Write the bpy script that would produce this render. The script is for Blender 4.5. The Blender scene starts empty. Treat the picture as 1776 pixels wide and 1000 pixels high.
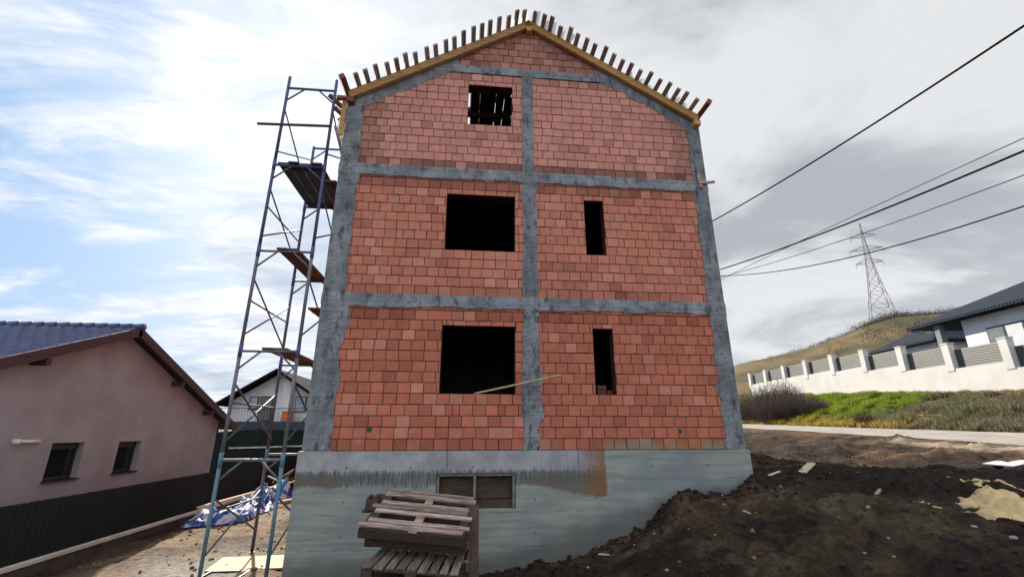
import bpy, bmesh, math, random
import numpy as np
from mathutils import Vector, Matrix, Quaternion
random.seed(7)
RNG = np.random.default_rng(11)
rad = math.radians
SC = bpy.context.scene
COL = SC.collection

# ------------------------------------------------------------------ camera
CAM = np.array([2.8241, -8.6926, 0.347])
PITCH, YAW = 0.3049, 0.1000
FPX = 780.74
FW = np.array([math.sin(YAW)*math.cos(PITCH), math.cos(YAW)*math.cos(PITCH), math.sin(PITCH)])
RT = np.array([math.cos(YAW), -math.sin(YAW), 0.0])
UP = np.cross(RT, FW)
cd = bpy.data.cameras.new('camera'); co = bpy.data.objects.new('camera', cd); COL.objects.link(co)
cd.sensor_width = 36; cd.lens = FPX/1776*36; cd.clip_start = .05; cd.clip_end = 3000
m = Matrix.Identity(4)
for i in range(3):
    m[i][0] = RT[i]; m[i][1] = UP[i]; m[i][2] = -FW[i]; m[i][3] = CAM[i]
co.matrix_world = m
SC.camera = co

def ray(u, v):
    return FW + (u-888)/FPX*RT + (500-v)/FPX*UP

# direction of the street and its fence; s runs along it, p across it
AZ = rad(6.97)
TV = np.array([math.sin(AZ), math.cos(AZ)]); NV = np.array([TV[1], -TV[0]])
def sp(s, p, z=0.0):
    q = CAM[:2] + TV*s + NV*p
    return Vector((q[0], q[1], z))

# ------------------------------------------------------------------ numpy noise
_perm = np.random.default_rng(3).random((256, 256))
def vnoise(x, y):
    xi = np.floor(x).astype(int); yi = np.floor(y).astype(int)
    fx = x-xi; fy = y-yi
    fx = fx*fx*(3-2*fx); fy = fy*fy*(3-2*fy)
    a = _perm[xi & 255, yi & 255]; b = _perm[(xi+1) & 255, yi & 255]
    c = _perm[xi & 255, (yi+1) & 255]; d = _perm[(xi+1) & 255, (yi+1) & 255]
    return (a*(1-fx)+b*fx)*(1-fy)+(c*(1-fx)+d*fx)*fy - .5
def fbm(x, y, o=4, g=.5):
    r = 0; a = 1
    for i in range(o):
        r = r + a*vnoise(x*2**i+17.3*i, y*2**i+5.1*i); a *= g
    return r
def sstep(a, b, x):
    t = np.clip((x-a)/(b-a), 0, 1); return t*t*(3-2*t)
def lerp(a, b, t): return a+(b-a)*t

# ------------------------------------------------------------------ terrain
def terrain(x, y, rough=True):
    x = np.asarray(x, float); y = np.asarray(y, float)
    rx = x-CAM[0]; ry = y-CAM[1]
    s = rx*TV[0]+ry*TV[1]; p = rx*NV[0]+ry*NV[1]
    d = np.hypot(rx, ry); az = np.degrees(np.arctan2(rx, ry))
    f0 = np.interp(x, [-.5, 3.3, 4.3, 5.3, 6.1, 6.55, 7.5, 8.3, 10, 14], [-1.97, -1.92, -1.82, -1.5, -1.22, -.92, -.84, -.63, -.55, -.35])
    g0 = np.interp(x, [-2, 0, 2.8, 5, 8, 12, 16], [-1.95, -1.85, -1.6, -1.28, -.95, -.62, -.45])
    b0 = np.interp(x, [-1, 7, 8.5, 12, 16], [-2.0, -1.9, -.55, -.25, 0.0])
    ty = sstep(-5.0, -.1, y)
    lot = g0*(1-ty)+f0*ty
    lot = np.where(y > 0, lerp(f0, b0, sstep(0, 9, y)), lot)
    lot = np.where(x < -.3, lerp(lot, -2.0, sstep(-.3, -3, x)), lot)
    lot = np.where(x < -3.6, lot-.12*sstep(-3.6, -4.7, x), lot)
    # heap of earth against the plinth, hollows further right
    lot = lot+.07*np.exp(-((x-6.5)/.5)**2-((y+.25)/.4)**2)+.05*np.exp(-((x-7.6)/.3)**2-((y+.2)/.3)**2)
    lot = lot-.34*np.exp(-((x-8.6)/.6)**2-((y+1.9)/.42)**2)
    lot = lot-.24*np.exp(-((x-9.9)/.7)**2-((y+.8)/.4)**2)-.18*np.exp(-((x-4.9)/1.0)**2-((y+4.0)/.5)**2)
    lot = lot+.10*np.exp(-((x-10.2)/1.2)**2-((y-4.2)/.7)**2)-.12*np.exp(-((x-11)/1.3)**2-((y-2.6)/.5)**2)
    e1 = .033*(s-13)-.03
    roadz = e1+(p-13.5)/3.7*np.clip(.18-.006*(s-16), .03, .25)
    inf = np.interp(s, [-60, 0, 10, 20.85, 24.6, 30.3, 38.4, 60, 200], [-.5, .7, 1.3, 1.97, 2.22, 2.58, 3.09, 4.0, 5.0])
    tb = np.clip((p-17.2)/4.6, 0, 1)
    bank = roadz+(inf-roadz)*(tb**.75)*(.85+.15*tb)
    z = lerp(lot, e1, sstep(9.0, 13.2, p))
    z = np.where(p > 13.3, roadz, z)
    z = np.where(p > 17.2, bank, z)
    yard = inf+.02*(p-22)
    z = np.where(p > 21.8, yard, z)
    # far ground and hill
    hd = np.interp(az, [-180, -30, 10, 22, 32.2, 35.8, 39.7, 42.4, 44, 45.5, 46.8, 48.2, 51, 56, 62, 75, 110, 180], [0, 0, 0, 4, 6.6, 7.2, 8.0, 8.75, 9.25, 9.65, 9.9, 9.8, 9.6, 9.2, 8.5, 5, 0, 0])
    crest = 215*np.tan(np.radians(hd))
    far = crest*sstep(48, 215, d)*np.clip(1-(d-235)/500, 0, 1)
    z = z*np.clip(1-(d-60)/120, 0, 1)+far+np.where(d > 60, .5*fbm(x*.02, y*.02)*np.clip((d-60)/60, 0, 1)*2, 0)
    if rough:
        soil = (1-sstep(12.2, 13.2, p))*sstep(-.2, 1.2, x+.25*y*0+0*x)
        soil = np.maximum(soil, .35*(1-sstep(12.2, 13.2, p)))
        n = .20*fbm(x*.9, y*.9, 3)+.13*fbm(x*2.6+9, y*2.6, 5, .6)+.075*np.abs(fbm(x*5.5+2, y*5.5, 3, .6))
        n = n*soil*np.clip(1-(d-22)/20, 0, 1)
        z = z+n
        bk = sstep(17.3, 18.5, p)*(1-sstep(21.4, 21.9, p))
        z = z+bk*.35*fbm(x*.8, y*.8, 4)*np.clip(1-(d-50)/30, 0, 1)
    return z
def tz(x, y): return float(terrain(np.array([x]), np.array([y]))[0])
def hit(u, v):
    d = ray(u, v); d = d/np.hypot(d[0], d[1])
    ts = np.linspace(1.5, 60, 6000)
    P = CAM[None]+ts[:, None]*d[None]
    g = terrain(P[:, 0], P[:, 1]) - P[:, 2]
    k = np.argmax(g > 0)
    return Vector(P[k])

# ------------------------------------------------------------------ mesh builder
class MB:
    def __init__(s): s.v = []; s.f = []; s.c = []
    def add(s, vs, fs, c=None):
        o = len(s.v); s.v += [tuple(v) for v in vs]
        for f in fs:
            s.f.append([i+o for i in f]); s.c.append(c)
        return s
    def box(s, lo, hi, c=None):
        x0, y0, z0 = lo; x1, y1, z1 = hi
        return s.add([(x0,y0,z0),(x1,y0,z0),(x1,y1,z0),(x0,y1,z0),(x0,y0,z1),(x1,y0,z1),(x1,y1,z1),(x0,y1,z1)],
              [(0,3,2,1),(4,5,6,7),(0,1,5,4),(1,2,6,5),(2,3,7,6),(3,0,4,7)], c)
    def obox(s, cen, ax, ay, az, c=None):      # half-axis vectors
        cen = Vector(cen); ax = Vector(ax); ay = Vector(ay); az = Vector(az)
        vs = [cen+i*ax+j*ay+k*az for k in (-1,1) for i, j in ((-1,-1),(1,-1),(1,1),(-1,1))]
        return s.add(vs, [(0,3,2,1),(4,5,6,7),(0,1,5,4),(1,2,6,5),(2,3,7,6),(3,0,4,7)], c)
    def bar(s, p0, p1, w, h, up=(0,0,1), c=None):   # w across, h along up
        p0 = Vector(p0); p1 = Vector(p1); d = (p1-p0); L = d.length; d.normalize()
        u = Vector(up); u = (u-d*u.dot(d))
        if u.length < 1e-4: u = Vector((1,0,0))-d*d.x
        u.normalize(); r = d.cross(u)
        return s.obox((p0+p1)/2, d*L/2, r*w/2, u*h/2, c)
    def tube(s, p0, p1, r, n=8, r1=None, c=None, caps=True):
        p0 = Vector(p0); p1 = Vector(p1); d = (p1-p0).normalized()
        a = d.orthogonal().normalized(); b = d.cross(a); r1 = r if r1 is None else r1
        vs = []
        for q, rr in ((p0, r), (p1, r1)):
            for i in range(n):
                t = 2*math.pi*i/n; vs.append(q+(a*math.cos(t)+b*math.sin(t))*rr)
        fs = [(i, (i+1) % n, n+(i+1) % n, n+i) for i in range(n)]
        if caps: fs += [tuple(range(n-1, -1, -1)), tuple(range(n, 2*n))]
        return s.add(vs, fs, c)
    def path(s, pts, r, n=6):
        pts = [Vector(p) for p in pts]; k = len(pts); vs = []
        for i, p in enumerate(pts):
            d = (pts[min(i+1, k-1)]-pts[max(i-1, 0)]).normalized()
            a = d.cross(Vector((0, 0, 1)))
            if a.length < 1e-3: a = Vector((1, 0, 0))
            a.normalize(); b = d.cross(a)
            for j in range(n):
                t = 2*math.pi*j/n; vs.append(p+(a*math.cos(t)+b*math.sin(t))*r)
        fs = [(i*n+j, i*n+(j+1) % n, (i+1)*n+(j+1) % n, (i+1)*n+j) for i in range(k-1) for j in range(n)]
        return s.add(vs, fs)
    def poly(s, vs, c=None): return s.add(vs, [tuple(range(len(vs)))], c)
    def prism(s, prof, off, c=None):            # closed profile of points swept by off
        n = len(prof); off = Vector(off); a = [Vector(p) for p in prof]; b = [p+off for p in a]
        fs = [tuple(range(n-1, -1, -1)), tuple(range(n, 2*n))]+[(i, (i+1) % n, n+(i+1) % n, n+i) for i in range(n)]
        return s.add(a+b, fs, c)
    def build(s, name, mat, parent=None, smooth=False, bevel=0):
        V = np.array(s.v, float)
        if parent is not None: org = np.array(parent_world(parent))
        else:
            org = np.array([(V[:,0].min()+V[:,0].max())/2, (V[:,1].min()+V[:,1].max())/2, V[:,2].min()])
        me = bpy.data.meshes.new(name)
        me.from_pydata([tuple(v) for v in (V-org)], [], s.f); 
        bm = bmesh.new(); bm.from_mesh(me); bmesh.ops.recalc_face_normals(bm, faces=bm.faces); bm.to_mesh(me); bm.free()
        if any(c is not None for c in s.c):
            at = me.color_attributes.new('col', 'FLOAT_COLOR', 'CORNER')
            arr = []
            for pl in me.polygons:
                c = s.c[pl.index] or (1, 1, 1)
                arr += [c[0], c[1], c[2], 1.0]*pl.loop_total
            at.data.foreach_set('color', arr)
        if smooth: me.polygons.foreach_set('use_smooth', [True]*len(me.polygons))
        me.materials.append(mat)
        o = bpy.data.objects.new(name, me); COL.objects.link(o)
        if parent is not None: o.parent = parent
        else: o.location = org
        if bevel:
            b = o.modifiers.new('bevel', 'BEVEL'); b.width = bevel; b.segments = 1; b.limit_method = 'ANGLE'
        return o
def parent_world(o):
    l = Vector(o.location)
    while o.parent is not None: o = o.parent; l += Vector(o.location)
    return l
def tag(o, label=None, cat=None, group=None, kind=None):
    if label: o['label'] = label
    if cat: o['category'] = cat
    if group: o['group'] = group
    if kind: o['kind'] = kind
    return o
def empty(name, loc, label, cat, group=None):
    o = bpy.data.objects.new(name, None); COL.objects.link(o); o.location = loc; o.empty_display_size = .2
    return tag(o, label, cat, group)
def np_mesh(name, V, Fc, mat, cols=None, org=None, smooth=False):
    V = np.asarray(V, float); Fc = np.asarray(Fc)
    if org is None: org = np.array([V[:,0].mean(), V[:,1].mean(), V[:,2].min()])
    me = bpy.data.meshes.new(name); k = Fc.shape[1]
    me.vertices.add(len(V)); me.vertices.foreach_set('co', (V-org).astype(np.float32).ravel())
    me.loops.add(Fc.size); me.loops.foreach_set('vertex_index', Fc.astype(np.int32).ravel())
    me.polygons.add(len(Fc)); me.polygons.foreach_set('loop_start', np.arange(0, Fc.size, k, dtype=np.int32))
    me.polygons.foreach_set('loop_total', np.full(len(Fc), k, dtype=np.int32))
    me.update(calc_edges=True)
    if cols is not None:
        at = me.color_attributes.new('col', 'FLOAT_COLOR', 'POINT')
        c4 = np.ones((len(V), 4), np.float32); c4[:, :cols.shape[1]] = cols
        at.data.foreach_set('color', c4.ravel())
    if smooth: me.polygons.foreach_set('use_smooth', np.ones(len(Fc), bool))
    me.validate()
    me.materials.append(mat)
    o = bpy.data.objects.new(name, me); COL.objects.link(o); o.location = org
    return o

# ------------------------------------------------------------------ materials
class NT:
    def __init__(s, name):
        s.m = bpy.data.materials.new(name); s.m.use_nodes = True
        s.t = s.m.node_tree; s.n = s.t.nodes; s.bs = s.n['Principled BSDF']
    def N(s, typ, **kw):
        n = s.n.new(typ)
        for k, v in kw.items():
            if k.startswith('i_'):
                key = k[2:]; key = int(key) if key.isdigit() else key.replace('_', ' ')
                if isinstance(v, bpy.types.NodeSocket): s.t.links.new(v, n.inputs[key])
                else: n.inputs[key].default_value = v
            else: setattr(n, k, v)
        return n
    def L(s, a, b): s.t.links.new(a, b)
    def math(s, op, a, b=0.0, c=0.0, clamp=False):
        n = s.N('ShaderNodeMath', operation=op, use_clamp=clamp)
        for i, q in enumerate((a, b, c)):
            if isinstance(q, bpy.types.NodeSocket): s.L(q, n.inputs[i])
            else: n.inputs[i].default_value = q
        return n.outputs[0]
    def noise(s, vec, scale, detail=4, rough=.55, dist=0):
        n = s.N('ShaderNodeTexNoise'); s.L(vec, n.inputs['Vector'])
        n.inputs['Scale'].default_value = scale; n.inputs['Detail'].default_value = detail
        n.inputs['Roughness'].default_value = rough; n.inputs['Distortion'].default_value = dist
        return n.outputs['Fac']
    def map(s, x, a, b, c=0.0, d=1.0, smooth=True):
        n = s.N('ShaderNodeMapRange', clamp=True)
        if smooth: n.interpolation_type = 'SMOOTHSTEP'
        s.L(x, n.inputs[0])
        for i, q in zip((1, 2, 3, 4), (a, b, c, d)): n.inputs[i].default_value = q
        return n.outputs[0]
    def mix(s, f, a, b, blend='MIX'):
        n = s.N('ShaderNodeMix', data_type='RGBA', blend_type=blend)
        for k, q in ((0, f), (6, a), (7, b)):
            if isinstance(q, bpy.types.NodeSocket): s.L(q, n.inputs[k])
            elif k == 0: n.inputs[0].default_value = q
            else: n.inputs[k].default_value = (q[0], q[1], q[2], 1)
        return n.outputs[2]
    def obj(s, scale=(1, 1, 1), rot=(0, 0, 0)):
        t = s.N('ShaderNodeTexCoord').outputs['Object']
        if scale == (1, 1, 1) and rot == (0, 0, 0): return t
        mp = s.N('ShaderNodeMapping'); s.L(t, mp.inputs['Vector'])
        mp.inputs['Scale'].default_value = scale; mp.inputs['Rotation'].default_value = rot
        return mp.outputs[0]
    def sep(s, vec):
        n = s.N('ShaderNodeSeparateXYZ'); s.L(vec, n.inputs[0]); return n.outputs
    def bump(s, h, strength=.4, dist=.01):
        b = s.N('ShaderNodeBump'); s.L(h, b.inputs['Height'])
        b.inputs['Strength'].default_value = strength; b.inputs['Distance'].default_value = dist
        s.L(b.outputs[0], s.bs.inputs['Normal'])
    def fin(s, col, rough=.8, spec=.3, metal=0.0):
        if isinstance(col, bpy.types.NodeSocket): s.L(col, s.bs.inputs['Base Color'])
        else: s.bs.inputs['Base Color'].default_value = (*col, 1)
        if isinstance(rough, bpy.types.NodeSocket): s.L(rough, s.bs.inputs['Roughness'])
        else: s.bs.inputs['Roughness'].default_value = rough
        s.bs.inputs['Specular IOR Level'].default_value = spec
        s.bs.inputs['Metallic'].default_value = metal
        return s.m

def plain(name, c, c2=None, scale=3, rough=.75, spec=.3, bump=.2, bscale=30, bdist=.004, metal=0, stretch=(1,1,1), rnd=.0):
    t = NT(name); v = t.obj(stretch)
    n = t.noise(v, scale, 6, .6)
    c2 = c2 or tuple(q*.6 for q in c)
    col = t.mix(t.map(n, .35, .68), c, c2)
    if rnd:
        oi = t.N('ShaderNodeObjectInfo').outputs['Random']
        k = t.map(oi, 0, 1, 1-rnd, 1+rnd, False)
        h = t.N('ShaderNodeHueSaturation'); t.L(col, h.inputs['Color']); t.L(k, h.inputs['Value']); col = h.outputs[0]
    if bump: t.bump(t.noise(v, bscale, 5, .65), bump, bdist)
    return t.fin(col, rough, spec, metal)
def wood(name, c, c2, axis=0, rnd=.25, rough=.8):
    st = [14, 14, 14]; st[axis] = 1.0
    return plain(name, c, c2, 2.2, rough, .25, .5, 4, .004, 0, tuple(st), rnd)

M = {}
def attr_mat(name, k=1.0, nscale=6, var=.3, rough=.9, bump=.4, bscale=25, bdist=.01):
    t = NT(name); v = t.obj()
    a = t.N('ShaderNodeAttribute', attribute_name='col').outputs['Color']
    n = t.noise(v, nscale, 6, .65)
    f = t.map(n, .25, .75, 1-var, 1+var, False)
    f = t.math('MULTIPLY', f, t.map(t.noise(v, nscale*6, 4, .7), .3, .7, 1-var*.6, 1+var*.7, False))
    h = t.N('ShaderNodeHueSaturation'); t.L(a, h.inputs['Color']); t.L(f, h.inputs['Value'])
    t.bump(t.noise(v, bscale, 6, .7), bump, bdist)
    return t.fin(h.outputs[0], rough, .15)

# hollow clay blocks: colour of each block comes with the mesh, plus grooves, stains and dust
def brick_mat():
    t = NT('clay_block'); v = t.obj(); x, y, z = t.sep(v)
    a = t.N('ShaderNodeAttribute', attribute_name='col').outputs['Color']
    n = t.noise(v, 5, 6, .6); n2 = t.noise(v, 38, 5, .7)
    f = t.math('ADD', t.map(n, .25, .75, .82, 1.12, False), t.map(n2, .3, .7, -.12, .10, False))
    h = t.N('ShaderNodeHueSaturation'); t.L(a, h.inputs['Color']); t.L(f, h.inputs['Value'])
    col = h.outputs[0]
    # cement dust and splashes
    d = t.map(t.noise(v, 1.7, 8, .7), .60, .78, 0, .45)
    col = t.mix(d, col, (.42, .33, .30))
    sp_ = t.map(t.noise(v, 9, 3, .5), .70, .76, 0, .75)
    col = t.mix(sp_, col, (.07, .03, .03))
    # foam and coating smeared over the lowest course on the right
    edge = t.math('ADD', z, t.math('MULTIPLY', t.math('SUBTRACT', t.noise(v, 3.5, 5, .6), .5), .22))
    msk = t.math('MULTIPLY', t.map(edge, .20, .06), t.map(x, 5.2, 5.7))
    pal = t.mix(t.map(t.noise(v, 2.6, 4, .6), .42, .60), (.20, .22, .17), (.36, .15, .045))
    col = t.mix(t.math('MULTIPLY', msk, .85), col, pal)
    # green paint marks
    for (gx, gz, gr) in ((1.12, .36, .05), (6.94, .33, .04)):
        dx = t.math('SUBTRACT', x, gx); dz = t.math('SUBTRACT', z, gz)
        q = t.math('SQRT', t.math('ADD', t.math('MULTIPLY', dx, dx), t.math('MULTIPLY', dz, dz)))
        q = t.math('ADD', q, t.math('MULTIPLY', t.math('SUBTRACT', t.noise(v, 20, 3, .6), .5), .05))
        col = t.mix(t.map(q, gr+.012, gr-.008), col, (.015, .10, .02))
    w = t.N('ShaderNodeTexWave', wave_type='BANDS', bands_direction='X')
    t.L(v, w.inputs['Vector']); w.inputs['Scale'].default_value = 26; w.inputs['Distortion'].default_value = .6
    hgt = t.math('ADD', t.math('MULTIPLY', w.outputs['Fac'], .35), t.math('MULTIPLY', n2, 1.2))
    t.bump(hgt, .45, .006)
    return t.fin(col, .9, .15)
M['brick'] = brick_mat()

def concrete_mat(name, c1, c2, c3):
    t = NT(name); v = t.obj(); vs = t.obj((2.2, 2.2, 1.0))
    col = t.mix(t.map(t.noise(v, 1.8, 7, .65), .34, .66), c1, c2)
    col = t.mix(t.map(t.noise(vs, 3.0, 7, .7), .50, .66, 0, .85), col, c3)
    col = t.mix(t.map(t.noise(v, 14, 5, .7), .62, .74, 0, .7), col, tuple(q*1.5 for q in c1))
    col = t.mix(t.map(t.noise(v, 22, 4, .7), .66, .72, 0, .8), col, tuple(q*.3 for q in c3))
    x, y, z = t.sep(v)
    ln = t.math('PINGPONG', t.math('ADD', z, t.math('MULTIPLY', t.noise(v, 2, 3, .5), .03)), .115)
    lm = t.math('MULTIPLY', t.map(ln, .010, .002), t.map(t.noise(v, 3.3, 4, .6), .42, .58))
    col = t.mix(t.math('MULTIPLY', lm, .7), col, tuple(q*.6 for q in c3))
    col = t.mix(t.map(t.noise(v, 4.5, 8, .75), .60, .70, 0, .55), col, tuple(q*1.9 for q in c1))
    t.bump(t.math('ADD', t.noise(v, 12, 8, .7), t.math('MULTIPLY', t.noise(v, 60, 3, .6), .4)), .8, .016)
    return t.fin(col, .88, .2)
M['concrete'] = concrete_mat('frame_concrete', (.245, .255, .272), (.125, .136, .152), (.045, .049, .056))
M['concrete2'] = concrete_mat('beam_concrete', (.28, .295, .315), (.14, .155, .175), (.06, .065, .075))

def plinth_mat():
    t = NT('plinth_coating'); v = t.obj(); x, y, z = t.sep(v)
    vv = t.obj((9, 1, .7)); vh = t.obj((.5, 1, 7))
    nz = t.math('SUBTRACT', t.noise(v, 3, 6, .65), .5)
    drip = t.math('SUBTRACT', t.noise(vv, 2.2, 6, .7), .5)
    # grey-green waterproof coat with horizontal brush marks
    green = t.mix(t.map(t.noise(vh, 1.5, 6, .6), .34, .68), (.295, .312, .275), (.20, .216, .194))
    green = t.mix(t.map(t.noise(v, .8, 5, .6), .42, .68, 0, .7), green, (.17, .19, .21))
    conc = t.mix(t.map(t.noise(v, 2.2, 7, .65), .35, .65), (.36, .36, .365), (.245, .25, .255))
    conc = t.mix(t.map(t.noise(vv, 1.4, 5, .7), .56, .72, 0, .5), conc, (.17, .165, .16))
    zt = t.math('ADD', z, t.math('MULTIPLY', drip, .26))
    # bare concrete band above the coat, left of the coated right bay
    up = t.math('MULTIPLY', t.map(zt, -.40, -.36), t.map(t.math('ADD', x, t.math('MULTIPLY', nz, .05)), 5.40, 5.37))
    col = t.mix(up, green, conc)
    # dark wet band with drips
    db = t.math('MULTIPLY', t.map(zt, -.30, -.37), t.map(t.math('ADD', z, t.math('MULTIPLY', drip, .5)), -.62, -.52))
    db = t.math('MULTIPLY', db, t.map(x, 5.42, 5.38))
    db = t.math('MULTIPLY', db, t.map(t.noise(vv, 3.0, 5, .75), .34, .60, .35, 1.0))
    col = t.mix(t.math('MULTIPLY', db, .85), col, (.055, .055, .062))
    # brown smears under it
    zb = t.math('ADD', z, t.math('MULTIPLY', nz, .30))
    br = t.math('MULTIPLY', t.map(zb, -.40, -.46), t.map(t.math('ADD', zb, t.math('MULTIPLY', t.map(x, 3.8, 5.4), .20)), -.62, -.54))
    side = t.math('MAXIMUM', t.map(x, .95, .70), t.math('MULTIPLY', t.map(x, 3.7, 3.95), t.map(x, 5.42, 5.38)))
    col = t.mix(t.math('MULTIPLY', t.math('MULTIPLY', br, side), .85), col, (.115, .10, .08))
    # orange run-off
    xo = t.math('ADD', x, t.math('MULTIPLY', nz, .10))
    orr = t.math('MULTIPLY', t.map(xo, 4.80, 5.40), t.map(xo, 5.44, 5.41))
    orr = t.math('MULTIPLY', orr, t.map(z, -.80, -.76))
    orr = t.math('MULTIPLY', orr, t.map(t.noise(v, 4, 5, .7), .30, .55, .3, 1))
    col = t.mix(t.math('MULTIPLY', orr, .85), col, (.20, .085, .022))
    # pour lines and tie holes
    for pz, x0_ in ((-.50, 5.4), (-1.02, -1.0), (-1.55, -1.0)):
        q = t.math('ABSOLUTE', t.math('ADD', t.math('SUBTRACT', z, pz), t.math('MULTIPLY', nz, .05)))
        lm = t.math('MULTIPLY', t.map(q, .016, .004), t.map(x, x0_-.02, x0_+.02))
        lm = t.math('MULTIPLY', lm, t.map(t.noise(v, 2.4, 4, .6), .40, .58))
        col = t.mix(t.math('MULTIPLY', lm, .6), col, (.09, .10, .10))
    hx = t.math('SUBTRACT', t.math('PINGPONG', t.math('ADD', x, .3), .55), .0); hz = t.math('PINGPONG', t.math('ADD', z, .28), .27)
    hd_ = t.math('SQRT', t.math('ADD', t.math('MULTIPLY', hx, hx), t.math('MULTIPLY', hz, hz)))
    col = t.mix(t.map(hd_, .022, .014, 0, .75), col, (.06, .065, .065))
    col = t.mix(t.map(t.noise(v, 7, 7, .75), .60, .72, 0, .45), col, (.12, .125, .12))
    # formwork joints
    for jx in (2.53, 4.92):
        q = t.math('ABSOLUTE', t.math('SUBTRACT', x, jx))
        col = t.mix(t.math('MULTIPLY', t.map(q, .012, .004), t.map(zt, -.34, -.28)), col, (.09, .09, .095))
    # splashed earth near the ground on the slope
    gz = t.math('ADD', t.math('MULTIPLY', t.map(x, 3.3, 7.2, 0, 1.08, False), 1.0), -1.93)
    h = t.math('SUBTRACT', z, gz)
    h = t.math('ADD', h, t.math('MULTIPLY', nz, .35))
    col = t.mix(t.map(h, .36, .06, 0, .75), col, (.10, .095, .09))
    t.bump(t.math('ADD', t.noise(vh, 3, 7, .7), t.math('MULTIPLY', t.noise(v, 30, 5, .7), .5)), .5, .010)
    return t.fin(col, .7, .3)
M['plinth'] = plinth_mat()
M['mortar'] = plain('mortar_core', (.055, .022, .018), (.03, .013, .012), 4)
M['slab'] = plain('shade_dark_interior', (.05, .05, .05), (.03, .03, .03), 3)  # room shade put into the base colour so the openings look black
M['fresh_wood'] = wood('fresh_sawn_fir', (.52, .30, .11), (.36, .19, .07), 0, .12)
M['fascia_grey'] = wood('weathered_verge_fir', (.46, .26, .10), (.20, .13, .08), 0, .12)
M['red_wood'] = wood('treated_red_timber', (.26, .11, .085), (.14, .06, .05), 1, .3)
M['batten'] = wood('batten_timber', (.37, .29, .27), (.21, .16, .15), 1, .3)
M['dark_wood'] = wood('dark_timber', (.075, .05, .038), (.04, .028, .022), 1, .35)
M['grey_wood'] = wood('weathered_pallet_wood', (.42, .32, .27), (.15, .095, .075), 0, .36)
M['grey_wood_y'] = wood('weathered_pallet_wood_short', (.21, .17, .14), (.085, .065, .055), 1, .4)
M['pale_wood'] = wood('pale_plank', (.55, .38, .22), (.36, .24, .14), 0, .2)
M['ply'] = plain('plywood', (.34, .25, .13), (.27, .19, .09), 2, stretch=(1, 6, 1))
M['brown_board'] = wood('brown_scaffold_board', (.13, .075, .06), (.07, .042, .036), 1, .25)
M['deck_sheet'] = plain('bitumen_dark_sheet', (.026, .042, .075), (.015, .025, .046), 3, .55, .4, stretch=(8, 1, 1))
def tube_mat(name, c, c2, rust=(.10, .05, .035)):
    t = NT(name); v = t.obj()
    col = t.mix(t.map(t.noise(v, 2.5, 6, .65), .38, .62), c, c2)
    col = t.mix(t.map(t.noise(v, 9, 6, .7), .58, .68, 0, .8), col, rust)
    t.bump(t.noise(v, 60, 3, .6), .2, .002)
    return t.fin(col, .6, .4)
M['tube_navy'] = tube_mat('navy_scaffold_paint', (.05, .07, .16), (.06, .07, .12))
M['tube_grey'] = tube_mat('grey_scaffold_paint', (.15, .15, .16), (.10, .095, .13))
M['tube_violet'] = tube_mat('violet_scaffold_paint', (.07, .055, .24), (.08, .07, .20))
M['tube_blue'] = tube_mat('pale_blue_scaffold_paint', (.055, .16, .27), (.10, .17, .22))
M['tube_dark'] = tube_mat('brace_steel', (.085, .08, .09), (.05, .05, .06))
def membrane():
    t = NT('roof_foil')
    t.bs.inputs['Base Color'].default_value = (.62, .64, .68, 1); t.bs.inputs['Roughness'].default_value = .45
    tr = t.N('ShaderNodeBsdfTranslucent'); tr.inputs[0].default_value = (.7, .72, .75, 1)
    tp = t.N('ShaderNodeBsdfTransparent')
    m1 = t.N('ShaderNodeMixShader', i_0=.5); t.L(t.bs.outputs[0], m1.inputs[1]); t.L(tr.outputs[0], m1.inputs[2])
    m2 = t.N('ShaderNodeMixShader', i_0=.12); t.L(m1.outputs[0], m2.inputs[1]); t.L(tp.outputs[0], m2.inputs[2])
    t.L(m2.outputs[0], t.n['Material Output'].inputs['Surface'])
    t.bump(t.noise(t.obj(), 6, 4, .6), .5, .03)
    return t.m
M['foil'] = membrane()

# ------------------------------------------------------------------ the unfinished house
W = 8.21; DEP = 10.6; ZE = 7.42; SL = .605; XC = 4.105
def roofz(x): return 7.38+SL*(x if x <= XC else W-x)
house = empty('unfinished_house', (0, 0, 0), 'tall unfinished red clay block house with grey concrete frame and open window holes', 'house')

def clip(poly, a, b, c):        # keep a*x+b*z<=c
    out = []
    for i in range(len(poly)):
        p, q = poly[i], poly[(i+1) % len(poly)]
        dp = a*p[0]+b*p[1]-c; dq = a*q[0]+b*q[1]-c
        if dp <= 0: out.append(p)
        if dp*dq < 0:
            t = dp/(dp-dq); out.append((p[0]+(q[0]-p[0])*t, p[1]+(q[1]-p[1])*t))
    return out
GABLE = [(-SL, 1, 7.45), (SL, 1, 7.45+SL*W)]
OPEN = [(2.33, 1.0, 3.76, 2.3), (5.33, 1.0, 5.74, 2.3), (2.30, 3.90, 3.76, 5.18), (5.29, 3.90, 5.72, 5.18), (2.68, 6.99, 3.70, 8.07)]
def block_colour(x, z):
    r = random.random()
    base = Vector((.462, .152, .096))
    if z > 5.79: base = Vector((.55, .250, .198))  # upper storeys paler: sky light on the wall put into the block colour
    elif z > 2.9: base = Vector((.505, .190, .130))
    k = random.uniform(.86, 1.08)
    if r < .07: k *= .80
    elif r < .19: base = base*.7+Vector((.60, .34, .26))*.3
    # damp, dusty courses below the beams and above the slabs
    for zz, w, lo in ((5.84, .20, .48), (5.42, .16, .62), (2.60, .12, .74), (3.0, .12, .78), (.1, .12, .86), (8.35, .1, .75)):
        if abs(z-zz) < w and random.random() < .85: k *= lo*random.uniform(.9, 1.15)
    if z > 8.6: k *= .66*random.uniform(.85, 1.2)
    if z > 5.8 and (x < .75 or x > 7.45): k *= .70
    return tuple(base*k)
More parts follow.
